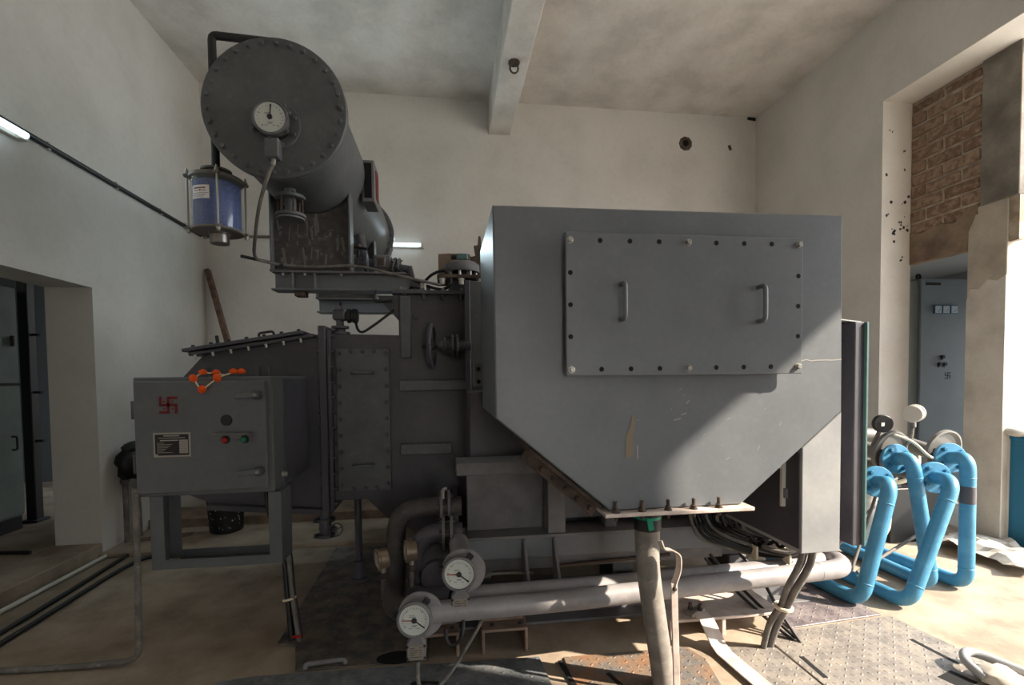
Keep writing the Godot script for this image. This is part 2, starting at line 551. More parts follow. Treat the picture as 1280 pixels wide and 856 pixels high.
	M.sack = surf(stain(99, Color(0.74, 0.71, 0.66), Color(0.62, 0.59, 0.54), Color(0.82, 0.79, 0.74), 1.5), 0.9, 0.0, 3.0)
	M.gel = surf(stain(101, Color(0.16, 0.26, 0.52), Color(0.10, 0.18, 0.42), Color(0.24, 0.36, 0.62), 1.6, 0.4, Color(0.35, 0.48, 0.72), 256, 0.06), 0.7, 0.0, 5.0)
	var g := StandardMaterial3D.new()
	g.transparency = BaseMaterial3D.TRANSPARENCY_ALPHA
	g.albedo_color = Color(0.92, 0.97, 1.0, 0.08)
	g.roughness = 0.05
	M.glass = g
	M.dial0 = printed(dial_texture(0), 0.35)
	M.dial1 = printed(dial_texture(1), 0.35)
	M.rating = printed(print_texture(0), 0.4)
	M.label = printed(print_texture(1), 0.6)
	M.box_plate = printed(print_texture(2), 0.6)
	var e := StandardMaterial3D.new()
	e.albedo_color = Color(0.95, 0.98, 1.0)
	e.emission_enabled = true
	e.emission = Color(0.86, 0.96, 1.0)
	e.emission_energy_multiplier = 2.2
	M.tube = e

# ---------------------------------------------------------------- reusable fittings
# a round print on the end of a short cylinder, facing axis
func face_disc(c: Vector3, axis: Vector3, r: float, up := Vector3.UP) -> MB:
	var b := mb()
	var w := axis.normalized()
	var x := up.cross(w).normalized()
	var y := w.cross(x)
	for i in 36:
		var a0 := TAU * i / 36
		var a1 := TAU * (i + 1) / 36
		var p0 := Vector2(cos(a0), sin(a0))
		var p1 := Vector2(cos(a1), sin(a1))
		b.t(c, c + (x * p0.x + y * p0.y) * r, c + (x * p1.x + y * p1.y) * r, w, w, w, Vector2(0.5, 0.5), Vector2(0.5 + p0.x * 0.5, 0.5 - p0.y * 0.5), Vector2(0.5 + p1.x * 0.5, 0.5 - p1.y * 0.5))
	return b

func decal_quad(c: Vector3, w: float, h: float) -> MB:      # a thin printed plate facing +z
	var b := mb()
	b.quad(c + V(-w / 2, -h / 2, 0), c + V(w / 2, -h / 2, 0), c + V(w / 2, h / 2, 0), c + V(-w / 2, h / 2, 0), V(0, 0, 1))
	return b

# dial case with bezel, face and pointer, facing axis; parts under parent
func dial(parent: Node3D, c: Vector3, axis: Vector3, r: float, depth: float, case_m: Material, face_m: Material, angle: float, red := false) -> void:
	var w := axis.normalized()
	obj("case", mb().lathe(c - w * depth, w, [Vector2(0, 0), Vector2(r * 0.95, 0), Vector2(r, 0.006), Vector2(r, depth * 0.75), Vector2(r * 1.08, depth * 0.78), Vector2(r * 1.08, depth + 0.004), Vector2(r * 0.97, depth + 0.007), Vector2(r * 0.90, depth)], 36), case_m, parent)
	obj("dial_face", face_disc(c + w * 0.001, w, r * 0.91), face_m, parent, "white dial with black ticks")
	var x := Vector3.UP.cross(w).normalized()
	var y := w.cross(x)
	var p := (x * sin(angle) + y * cos(angle))
	var q := c + w * 0.005
	obj("pointer", mb().bar(q - p * r * 0.15, q + p * r * 0.78, r * 0.07, 0.002, w.cross(p), 0.0004), M.black, parent, "thin black pointer")
	obj("pointer_hub", mb().cyl(c + w * 0.001, c + w * 0.010, r * 0.16, 16), M.dark, parent)
	if red:
		obj("limit_hand", mb().bar(q - x * r * 0.1, q - x * r * 0.75, r * 0.05, 0.002, y, 0.0004), M.red, parent, "thin red hand")

func handle(parent: Node3D, a: Vector3, b: Vector3, out: Vector3, r: float, m: Material, label := "") -> void:
	obj("handle", mb().tube(bent([a, a + out, b + out, b], r * 2.2, 4), r, 10), m, parent, label)

# two bolted flanges face to face, axis through c
func flange_pair(parent: Node3D, c: Vector3, axis: Vector3, r: float, th: float, gap: float, m: Material, bolts := 6) -> void:
	var w := axis.normalized()
	obj("flange", mb().cyl(c - w * (gap * 0.5 + th), c - w * gap * 0.5, r, 28), m, parent)
	obj("flange", mb().cyl(c + w * gap * 0.5, c + w * (gap * 0.5 + th), r, 28), m, parent)
	var u := w.cross(Vector3.UP if absf(w.y) < 0.9 else Vector3.RIGHT).normalized()
	var q := w.cross(u)
	for i in bolts:
		var a := TAU * (i + 0.5) / bolts
		var p := c + (u * cos(a) + q * sin(a)) * r * 0.8
		var l := gap * 0.5 + th + 0.012
		obj("stud", mb().cyl(p - w * l, p + w * l, r * 0.075, 6, 0.001), M.rust, parent)

# Hindu auspicious mark: cross with four turned arms and four dots, painted flat on a face towards +z
func painted_mark(parent: Node3D, c: Vector3, s: float, m: Material, label: String) -> void:
	var b := mb()
	var w := s * 0.16
	var h := s * 0.5
	b.bx(c + V(-h, -w / 2, 0), c + V(h, w / 2, 0.0006), 0.0)
	b.bx(c + V(-w / 2, -h, 0), c + V(w / 2, h, 0.0006), 0.0)
	b.bx(c + V(w / 2, h - w, 0), c + V(h, h, 0.0006), 0.0)
	b.bx(c + V(-h, -h, 0), c + V(-w / 2, -h + w, 0.0006), 0.0)
	b.bx(c + V(h - w, -h, 0), c + V(h, -w / 2, 0.0006), 0.0)
	b.bx(c + V(-h, w / 2, 0), c + V(-h + w, h, 0.0006), 0.0)
	for q in [[-1, -1], [-1, 1], [1, -1], [1, 1]]:
		b.cyl(c + V(q[0] * s * 0.22, q[1] * s * 0.22, 0), c + V(q[0] * s * 0.22, q[1] * s * 0.22, 0.0006), s * 0.055, 8, 0.0)
	obj("painted_mark", b, m, parent, label)

# ---------------------------------------------------------------- camera and light
func view_and_light() -> void:
	var cam := Camera3D.new()
	cam.name = "camera"
	add_child(cam)
	cam.position = V(0, 1.25, 0)
	cam.basis = Basis.from_euler(V(-0.03512, -0.132286, -0.01098))
	cam.projection = Camera3D.PROJECTION_FRUSTUM     # the photograph is a crop: the lens axis sits below the middle
	cam.near = 0.05
	cam.far = 200.0
	cam.size = 0.05 * 856.0 / 606.3
	cam.frustum_offset = Vector2(0, 0.05 * 63.3 / 606.3)
	cam.current = true

	var sky := ProceduralSkyMaterial.new()
	sky.sky_top_color = Color(0.80, 0.86, 0.93)
	sky.sky_horizon_color = Color(1.0, 0.985, 0.96)
	sky.sky_curve = 0.25
	sky.ground_bottom_color = Color(0.45, 0.43, 0.40)
	sky.ground_horizon_color = Color(0.72, 0.71, 0.69)
	sky.sky_energy_multiplier = 2.5
	sky.ground_energy_multiplier = 1.0
	var env := Environment.new()
	env.background_mode = Environment.BG_SKY
	env.sky = Sky.new()
	env.sky.sky_material = sky
	env.tonemap_mode = Environment.TONE_MAPPER_LINEAR
	env.tonemap_exposure = 0.9
	env.sdfgi_enabled = true
	env.ssao_enabled = true
	env.ssil_enabled = true
	var we := WorldEnvironment.new()
	we.name = "world_environment"
	we.environment = env
	add_child(we)

	var sun := DirectionalLight3D.new()
	sun.name = "sun"
	add_child(sun)
	sun.basis = Basis.looking_at(V(-1.0, -0.80, -0.48), Vector3.UP)
	sun.light_color = Color(1.0, 0.945, 0.87)
	sun.light_energy = 5.2
	sun.light_angular_distance = 0.8
	sun.shadow_enabled = true

func tube_lamp(called: String, a: Vector3, b: Vector3, out: Vector3, power: float, label: String) -> void:
	var t := thing(called, label, "tube light", (a + b) * 0.5)
	var d := (b - a).normalized()
	obj("batten", mb().bar(a - d * 0.03 - out * 0.05, b + d * 0.03 - out * 0.05, 0.045, 0.03, out.cross(d)), M.white_metal, t)
	obj("tube", mb().tube([a, b], 0.019, 16), M.tube, t, "glowing white fluorescent tube")
	obj("end_holder", mb().box(a - out * 0.02, V(0.03, 0.05, 0.05)), M.white_metal, t)
	obj("end_holder", mb().box(b - out * 0.02, V(0.03, 0.05, 0.05)), M.white_metal, t)
	var l := AreaLight3D.new()
	l.name = "tube_glow"
	t.add_child(l)
	l.basis = Basis.looking_at(out, Vector3.UP)
	l.position = out * 0.03
	l.area_size = Vector2((b - a).length(), 0.03)
	l.light_color = Color(0.86, 0.96, 1.0)
	l.light_energy = power
	l.shadow_enabled = true

# ---------------------------------------------------------------- the room
func room() -> void:
	# concrete floor of the bay
	struct("floor", mb().bx(V(-2.45, -0.25, -5.4), V(4.05, 0.0, 2.3), 0.0), M.floor)
	struct("ceiling", mb().bx(V(-2.85, 4.26, -5.7), V(4.2, 4.5, 2.6), 0.0), M.ceiling)
	struct("wall_back", mb().bx(V(-2.75, -0.25, -5.7), V(4.05, 4.26, -5.4), 0.0), M.plaster)
	var nw := mb()
	nw.bx(V(-2.75, -0.25, 2.3), V(0.5, 4.26, 2.6), 0.0)
	nw.bx(V(0.5, 2.1, 2.3), V(1.3, 4.26, 2.6), 0.0)
	nw.bx(V(1.3, -0.25, 2.3), V(4.05, 4.26, 2.6), 0.0)
	struct("wall_near", nw, M.plaster)
	struct("ground_front", mb().bx(V(-30.0, -0.4, 2.6), V(4.05, -0.02, 30.0), 0.0), M.ground)
	var w := mb()
	w.bx(V(-2.75, -0.25, -5.4), V(-2.45, 4.26, -3.77), 0.0)
	w.bx(V(-2.75, 1.90, -3.77), V(-2.45, 4.26, -2.55), 0.0)
	w.bx(V(-2.75, -0.25, -2.55), V(-2.45, 4.26, 2.3), 0.0)
	struct("wall_left", w, M.plaster)
	w = mb()
	w.bx(V(3.66, -0.25, -5.4), V(3.945, 4.26, -3.70), 0.0)
	w.bx(V(3.66, 3.52, -3.70), V(4.05, 4.26, -0.15), 0.0)
	w.bx(V(3.66, -0.25, -0.15), V(4.05, 4.26, 2.3), 0.0)
	var wr := struct("wall_right", w, M.plaster)
	org = Vector3.ZERO
	# freshly plastered reveal of the big side opening
	w = mb()
	w.bx(V(3.655, 0.0, -3.70), V(3.93, 3.515, -3.694), 0.0)
	w.bx(V(3.655, 3.514, -3.694), V(4.05, 3.522, -0.15), 0.0)
	obj("reveal", w, M.reveal, wr, "pale smooth plaster reveal")
	# pock marks in the reveal and wall
	var rng := RandomNumberGenerator.new()
	rng.seed = 5
	var pock := mb()
	for i in 26:
		var y := 1.9 + rng.randf() * 1.4 if i < 12 else 2.35 + rng.randf() * 0.35
		var r := 0.004 + rng.randf() * 0.010
		pock.box(V(3.68 + rng.randf() * 0.23, y, -3.694), V(r * 2.0, r * (1.0 + rng.randf()), 0.002), Basis(Vector3.BACK, rng.randf() * 3.0), 0.0)
	var pk := obj("chipped_plaster", pock, M.dark, wr)
	pk.set_meta("kind", "stuff")

	# infill of the opening: bare brick above, rendered pier below, doorway to the next bay
	w = mb()
	w.bx(V(3.942, 2.16, -3.70), V(3.985, 3.52, -2.90), 0.0)
	var inf := struct("wall_infill", w, M.mortar)
	org = Vector3.ZERO
	w = mb()
	w.bx(V(3.925, 2.47, -3.145), V(3.984, 3.52, -2.895), 0.004)
	obj("dark_render", w, M.render, inf, "dark grey cement render")
	w = mb()
	w.prism([Vector2(3.695, 2.16), Vector2(3.23, 2.16), Vector2(3.225, 2.30), Vector2(3.19, 2.38), Vector2(3.15, 2.50), Vector2(3.25, 2.47), Vector2(3.33, 2.40), Vector2(3.45, 2.44), Vector2(3.60, 2.40), Vector2(3.695, 2.43)], 3.926, 3.984, 0.004)
	w.v = _turned(w.v)
	w.n = _turned(w.n)
	obj("rough_render", w, M.kerb, inf, "rough brown render patch")
	obj("pier", mb().bx(V(3.932, -0.1, -3.228), V(3.984, 2.47, -2.963), 0.004), M.render_mid, inf, "beige rendered pier")
	w = mb()
	w.prism([Vector2(3.228, -0.05), Vector2(2.963, -0.05), Vector2(2.963, 1.93), Vector2(3.02, 1.90), Vector2(3.08, 1.92), Vector2(3.14, 1.86), Vector2(3.20, 1.87), Vector2(3.228, 1.78)], 3.927, 3.94, 0.002)
	w.v = _turned(w.v)
	w.n = _turned(w.n)
	obj("skim_coat", w, M.render_light, inf, "paler skim coat low on the pier")
	# bricks one by one
	var shapes := []
	for i in 4:
		var b := mb()
		b.box(Vector3.ZERO, V(0.05, 0.082, 0.262), Basis(), 0.007)
		for k in b.v.size():
			b.v[k] += Vector3(sin(b.v[k].z * 40.0 + i) * 0.002, sin(b.v[k].z * 23.0 + i * 2.0) * 0.003, cos(b.v[k].y * 50.0 + i) * 0.004)
		shapes.push_back(b.mesh(Vector3.ZERO))
	var count := 0
	for row in 11:
		var y := 2.43 + row * 0.1005
		var z0 := -3.70 + (0.0 if row % 2 == 0 else -0.14)
		for col in 3:
			var za := z0 + col * 0.28
			var zb := minf(za + 0.266, -3.13)
			za = maxf(za, -3.695)
			if zb - za < 0.05 or y > 3.49:
				continue
			var o := MeshInstance3D.new()
			o.name = "brick"
			o.mesh = shapes[count % 4]
			o.material_override = M["brick%d" % (rng.randi() % 3)]
			inf.add_child(o, true)
			o.position = V(3.951 + rng.randf() * 0.007, y + 0.02 + rng.randf() * 0.006, (za + zb) * 0.5)
			o.scale = V(1, 1.0 if y < 3.42 else 0.7, (zb - za) / 0.266)
			o.rotation = V((rng.randf() - 0.5) * 0.03, 0, 0)
			count += 1
	# soffit beam
	struct("trim_1", mb().bx(V(0.49, 3.90, -5.4), V(0.73, 4.26, 2.3), 0.008), M.ceiling)
	# raised floor of the left room and of its threshold
	var lf := mb()
	lf.bx(V(-6.0, -0.25, -6.2), V(-2.75, 0.095, -0.5), 0.0)
	lf.bx(V(-2.75, -0.25, -3.768), V(-2.447, 0.095, -2.552), 0.006)
	struct("floor_left_room", lf, M.floor)
	w = mb()
	w.bx(V(-6.0, 0.095, -6.4), V(-2.75, 2.6, -6.2), 0.0)
	w.bx(V(-6.2, 0.095, -6.4), V(-6.0, 2.6, -2.6), 0.0)
	w.bx(V(-6.2, 2.2, -2.6), V(-6.0, 2.6, -1.2), 0.0)
	w.bx(V(-6.2, 0.095, -1.2), V(-6.0, 2.6, -0.3), 0.0)
	w.bx(V(-6.2, 0.095, -2.6), V(-6.0, 1.0, -1.2), 0.0)
	w.bx(V(-6.0, 0.095, -0.5), V(-2.75, 2.6, -0.3), 0.0)
	struct("wall_left_room", w, M.inner_wall)
	struct("ceiling_left_room", mb().bx(V(-6.2, 2.6, -6.4), V(-2.75, 2.8, -0.3), 0.0), M.inner_wall)
	# low cable-trench kerbs along the back of the bay
	struct("trim_kerb_front", mb().bx(V(-2.45, 0.0, -4.30), V(3.4, 0.030, -3.72), 0.004), M.floor)
	struct("trim_kerb_back", mb().bx(V(-2.45, 0.0, -4.70), V(3.4, 0.10, -4.30), 0.004), M.kerb)
	# bay behind the side doorway
	w = mb()
	w.bx(V(3.987, -0.1, -3.17), V(6.6, 2.7, -3.05), 0.0)
	w.bx(V(3.95, -0.1, -6.0), V(6.6, 2.7, -5.9), 0.0)
	w.bx(V(6.5, -0.1, -6.0), V(6.6, 2.7, -4.3), 0.0)
	w.bx(V(6.5, 1.9, -4.3), V(6.6, 2.7, -3.05), 0.0)
	struct("wall_next_bay", w, M.inner_wall)
	struct("ceiling_next_bay", mb().bx(V(3.95, 2.5, -5.89), V(6.49, 2.69, -3.18), 0.0), M.inner_wall)
	struct("ground", mb().bx(V(4.05, -0.4, -30.0), V(60.0, -0.02, 30.0), 0.0), M.ground)

	# broken plaster: knocked-out hole in the back wall, chip by the corner, ring on the beam
	var t := thing("wall_hole", "brown ragged hole knocked in the back wall plaster high above the cable box", "hole", V(2.78, 3.92, -5.4))
	obj("broken_edge", mb().lathe(V(2.78, 3.92, -5.402), V(0, 0, 1), [Vector2(0.03, 0.004), Vector2(0.05, 0.018), Vector2(0.075, 0.010), Vector2(0.085, 0.0)], 9), M.rust, t)
	obj("void", mb().cyl(V(2.775, 3.925, -5.4), V(2.775, 3.925, -5.392), 0.04, 9), M.hole, t)
	solo("plaster_chip", mb().box(V(3.33, 3.90, -5.398), V(0.035, 0.06, 0.006), Basis(Vector3.BACK, 0.4), 0.001), M.rust, "small brown chip in the back wall plaster right of the ragged hole", "chip", V(3.33, 3.90, -5.4))
	solo("plaster_chip", mb().box(V(3.60, 4.245, -5.395), V(0.10, 0.03, 0.02), Basis(Vector3.BACK, -0.1), 0.003), M.dark, "dark chip at the top of the back right corner under the ceiling", "chip", V(3.60, 4.245, -5.4))
	t = thing("ceiling_hook", "rusty ring hook under the concrete ceiling beam", "hook", V(0.60, 3.90, -4.15))
	obj("base", mb().cyl(V(0.60, 3.902, -4.15), V(0.60, 3.885, -4.15), 0.05, 10), M.rust, t)
	var ring := []
	for i in 15:
		ring.push_back(V(0.60 + sin(TAU * i / 14.0) * 0.035, 3.85 + cos(TAU * i / 14.0) * 0.042, -4.15))
	obj("ring", mb().tube(ring, 0.008, 8), M.rust, t)

# (-z, y) profiles drawn in x, y and pushed along z, turned to push along x
func _turned(a: PackedVector3Array) -> PackedVector3Array:
	for i in a.size():
		a[i] = Vector3(a[i].z, a[i].y, -a[i].x)
	return a

func wall_services() -> void:
	# black conduit on clips along the left wall, grey one on the back wall
	var t := thing("wall_conduit", "black conduit on white clips along the left wall", "conduit", V(-2.435, 2.71, -3.5))
	obj("conduit", mb().tube([V(-2.435, 2.712, 1.0), V(-2.435, 2.712, -2.7), V(-2.435, 2.70, -5.30)], 0.017, 10), M.cable, t)
	for z in [-1.0, -2.2, -3.42, -4.05, -4.62, -5.02, -5.25]:
		obj("clip", mb().box(V(-2.438, 2.71, z), V(0.025, 0.05, 0.022)), M.white_metal, t, "white clip")
	t = thing("back_wall_conduit", "thin grey conduit running across the back wall behind the breather", "conduit", V(-1.9, 2.72, -5.39))
	obj("conduit", mb().tube([V(-2.42, 2.70, -5.36), V(-2.25, 2.72, -5.385), V(-0.95, 2.735, -5.385)], 0.014, 8), M.grey_cable, t)
	obj("elbow", mb().ball(V(-2.42, 2.70, -5.36), V(0.022, 0.022, 0.022), 10), M.zinc, t)
	tube_lamp("tube_light", V(-2.385, 2.665, -3.19), V(-2.385, 2.665, -2.25), V(1, 0, 0), 0.35, "glowing white tube light on the left wall below the black conduit")
	tube_lamp("tube_light", V(-1.10, 2.665, -5.335), V(-0.26, 2.665, -5.335), V(0, 0, 1), 1.8, "glowing white tube light on the back wall behind the round drum")

	# leaning bar in the corner
	t = thing("timber_bar", "brown square timber leaning into the back left corner", "timber", V(-1.72, 0.1, -4.95))
	obj("bar", mb().bar(V(-1.72, 0.12, -4.95), V(-2.41, 2.37, -5.36), 0.055, 0.045, V(0, 0, 1)), M.wood, t)

	# wrapped pipe ends on the left wall
	t = thing("wrapped_pipe", "pipe stub wrapped in black sheeting on the left wall beside the grey control box", "pipe", V(-2.40, 0.0, -3.93))
	obj("sheeting", mb().ball(V(-2.37, 0.62, -4.02), V(0.085, 0.14, 0.16), 18, 0.16, 3), M.black, t, "crumpled black sheeting")
	obj("sheeting_fold", mb().ball(V(-2.36, 0.74, -4.05), V(0.07, 0.05, 0.15), 14, 0.2, 8), M.dark, t)
	obj("stub", mb().tube([V(-2.43, 0.49, -4.0), V(-2.31, 0.49, -3.9)], 0.032, 14), M.grey_cable, t)
	obj("pipe", mb().tube([V(-2.41, 0.0, -3.97), V(-2.41, 0.52, -3.97)], 0.018, 10), M.grey_cable, t)
	obj("pipe", mb().tube([V(-2.41, 0.0, -4.12), V(-2.41, 0.52, -4.10)], 0.022, 10), M.grey_cable, t)
	solo("floor_board", mb().box(V(-2.2, 0.02, -4.05), V(0.38, 0.03, 0.10), Basis(Vector3.UP, 0.25)), M.wood, "short dark board on the floor at the foot of the left wall", "board", V(-2.2, 0.0, -4.05))
	solo("floor_board", mb().box(V(-1.78, 0.022, -3.60), V(0.22, 0.012, 0.05), Basis(Vector3.UP, 0.2)), M.kerb, "thin pale offcut lying behind the control box frame", "board", V(-1.78, 0.015, -3.60))

	# runs on the floor by the left wall
	solo("floor_pipe", mb().tube([V(-2.40, 0.016, -3.72), V(-2.39, 0.016, -1.2)], 0.014, 10), M.white_metal, "white pipe lying along the foot of the raised doorway floor", "pipe", V(-2.4, 0, -2.5))
	solo("floor_cable", mb().tube(curve([V(-2.27, 0.014, -3.80), V(-2.20, 0.014, -2.66), V(-2.19, 0.014, -1.2)]), 0.013, 8), M.cable, "black cable on the floor next to the white pipe", "cable", V(-2.2, 0, -2.6))
	solo("floor_cable", mb().tube(curve([V(-1.95, 0.014, -3.72), V(-2.13, 0.014, -3.55), V(-2.11, 0.014, -2.55), V(-2.10, 0.014, -1.2)]), 0.013, 8), M.cable, "black cable on the floor furthest from the left wall", "cable", V(-2.1, 0, -2.5))
	solo("threshold_cable", mb().tube(curve([V(-2.78, 0.108, -3.60), V(-3.3, 0.108, -3.66), V(-4.2, 0.108, -3.7)]), 0.013, 8), M.cable, "black cable crossing the floor inside the left doorway", "cable", V(-3.3, 0.095, -3.66))

	# cabinets in the left room
	t = thing("switch_cabinet", "pale green steel cabinet with two doors inside the left doorway", "cabinet", V(-3.55, 0.095, -3.7))
	obj("body", mb().bx(V(-3.8, 0.20, -4.26), V(-3.32, 1.98, -2.9), 0.006), M.panel_green, t)
	obj("plinth", mb().bx(V(-3.8, 0.095, -4.26), V(-3.33, 0.20, -2.9), 0.004), M.dark, t)
	var d := obj("door", mb().bx(V(-3.32, 1.235, -4.25), V(-3.30, 1.97, -2.91), 0.004), M.panel_green, t)
	obj("edge_strip", mb().bx(V(-3.302, 1.22, -4.25), V(-3.290, 1.24, -2.91), 0.002), M.dark, t)
	d = obj("door", mb().bx(V(-3.32, 0.22, -4.25), V(-3.30, 1.22, -2.91), 0.004), M.panel_green, t)
	handle(d, V(-3.30, 0.83, -4.16), V(-3.30, 0.73, -4.16), V(0.035, 0, 0), 0.007, M.dark)
	obj("door_handle", mb().bx(V(-3.30, 1.52, -4.20), V(-3.28, 1.60, -4.18)), M.dark, t)
	t = thing("steel_post", "dark steel post standing behind the pale green cabinet", "post", V(-3.39, 0.095, -4.45))
	obj("post", mb().bx(V(-3.43, 0.095, -4.50), V(-3.355, 2.35, -4.42), 0.006), M.black, t)
	obj("shoe", mb().bx(V(-3.46, 0.095, -4.53), V(-3.33, 0.115, -4.39)), M.black, t)
	for y in [0.75, 1.15, 1.62]:
		obj("bracket", mb().bx(V(-3.355, y, -4.47), V(-3.30, y + 0.02, -4.44)), M.dark, t)

	# black bucket on the floor
	t = thing("paint_bucket", "black plastic bucket spattered with white paint behind the control box", "bucket", V(-1.79, 0.03, -4.16))
	obj("body", mb().lathe(V(-1.79, 0.03, -4.16), V(0, 1, 0), [Vector2(0, 0), Vector2(0.112, 0), Vector2(0.12, 0.01), Vector2(0.135, 0.27), Vector2(0.142, 0.275), Vector2(0.142, 0.292), Vector2(0.13, 0.292), Vector2(0.115, 0.03), Vector2(0, 0.03)], 32), M.black, t)
	var rng := RandomNumberGenerator.new()
	rng.seed = 12
	var sp := mb()
	for i in 44:
		var a := rng.randf_range(0.3, 2.8)
		var y := rng.randf_range(0.03, 0.26)
		var r := 0.121 + y * 0.055
		var c := V(-1.79 + cos(a) * r, 0.03 + y, -4.16 + sin(a) * r)
		sp.box(c, V(0.003 + rng.randf() * 0.005, 0.003 + rng.randf() * 0.010, 0.002), Basis(Vector3.UP, PI / 2 - a), 0.0)
	obj("paint_spatter", sp, M.white_metal, t, "white paint spatter").set_meta("kind", "stuff")
	obj("rim_paint", mb().ring(V(-1.79, 0.322, -4.16), V(0, 1, 0), 0.125, 0.143, 0.003, 32, 0.0005), M.grey_cable, t)

	# blue-grey meter panel beyond the side doorway
	t = thing("meter_panel", "blue-grey steel meter panel seen through the side doorway", "panel", V(4.75, 0.0, -4.2))
	obj("side_frame", mb().bx(V(4.28, -0.02, -4.5), V(4.385, 2.10, -4.02), 0.004), M.panel_grey, t)
	obj("body", mb().bx(V(4.385, -0.02, -4.5), V(5.25, 2.12, -4.03), 0.006), M.panel_grey, t)
	obj("door", mb().bx(V(4.39, 0.05, -4.03), V(5.24, 2.115, -4.0), 0.005), M.panel_blue, t, "blue-grey door")
	obj("nameplate", mb().bx(V(4.43, 2.055, -4.0), V(4.59, 2.08, -3.997), 0.0005), M.black, t)
	for i in 3:
		var x := 4.515 + i * 0.0865
		var f := obj("meter", mb().bx(V(x, 1.79, -4.0), V(x + 0.079, 1.868, -3.985), 0.002), M.blue_gate, t, "square meter with dark frame")
		obj("meter_face", mb().bx(V(x + 0.006, 1.796, -3.986), V(x + 0.073, 1.862, -3.983), 0.001), M.meter, f)
		obj("needle", mb().bar(V(x + 0.035, 1.805, -3.982), V(x + 0.058, 1.832, -3.982), 0.003, 0.001, V(0, 1, 0), 0.0), M.dark, f)
	for k in [[4.615, 1.385], [4.583, 1.318], [4.640, 1.318]]:
		obj("switch_knob", mb().cyl(V(k[0], k[1], -4.0), V(k[0], k[1], -3.975), 0.016, 14), M.black, t)
		obj("knob_plate", mb().bx(V(k[0] - 0.012, k[1] - 0.03, -4.0), V(k[0] + 0.012, k[1] - 0.016, -3.996), 0.001), M.dark, t)
	painted_mark(t, V(4.685, 1.21, -4.0), 0.062, M.mark_paint, "small grey painted auspicious mark")
	obj("eyebolt", mb().ring(V(4.40, 2.14, -4.05), V(0, 0, 1), 0.012, 0.028, 0.012, 16), M.black, t)
	obj("eyebolt", mb().ring(V(5.2, 2.14, -4.05), V(0, 0, 1), 0.012, 0.028, 0.012, 16), M.black, t)

	# blue gate leaf at the outer side of the opening
	t = thing("gate_leaf", "low blue steel gate leaf standing in the sunlit opening", "gate", V(4.012, 0.0, -2.85))
	obj("sheet", mb().bx(V(4.005, 0.0, -3.0), V(4.02, 0.76, -2.70), 0.003), M.blue_gate, t)
	obj("top_rail", mb().tube([V(4.012, 0.77, -3.0), V(4.012, 0.77, -2.68)], 0.018, 10), M.blue_gate, t)
	obj("post", mb().bx(V(3.986, 0.0, -2.998), V(4.012, 0.79, -2.968), 0.004), M.render_light, t, "pale hinge post")
	solo("cloth_wad", mb().ball(V(4.0, 0.815, -2.93), V(0.06, 0.035, 0.07), 14, 0.12, 4), M.sack, "wad of pale cloth tucked on top of the blue gate", "cloth", V(4.0, 0.788, -2.93))
	# crumpled sheet by the doorway
	var sh := mb()
	var g := func(i: int, k: int) -> Vector3:
		var x := 3.40 + i * 0.045
		var z := -3.05 + k * 0.045
		var y := 0.012 + absf(sin(i * 0.9 + k * 0.35)) * 0.035 + absf(cos(k * 0.7 - i * 0.2)) * 0.03 + 0.06 * exp(-pow((k - 6) * 0.25, 2.0)) * (0.4 + 0.6 * sin(i * 0.5))
		return V(x + sin(k * 0.8) * 0.03, maxf(y, 0.006), z + sin(i * 0.7) * 0.03)
	for i in 11:
		for k in 13:
			var a: Vector3 = g.call(i, k)
			var b: Vector3 = g.call(i + 1, k)
			var c: Vector3 = g.call(i + 1, k + 1)
			var e: Vector3 = g.call(i, k + 1)
			var nn := (e - a).cross(b - a).normalized()
			sh.t(a, b, c, nn, nn, nn)
			sh.t(a, c, e, nn, nn, nn)
			var dn := V(0, -0.004, 0)
			sh.t(a + dn, b + dn, c + dn, -nn, -nn, -nn)
			sh.t(a + dn, c + dn, e + dn, -nn, -nn, -nn)
	solo("crumpled_sheet", sh, M.sack, "crumpled pale plastic sheet on the floor by the side opening", "sheet", V(3.65, 0, -2.8))

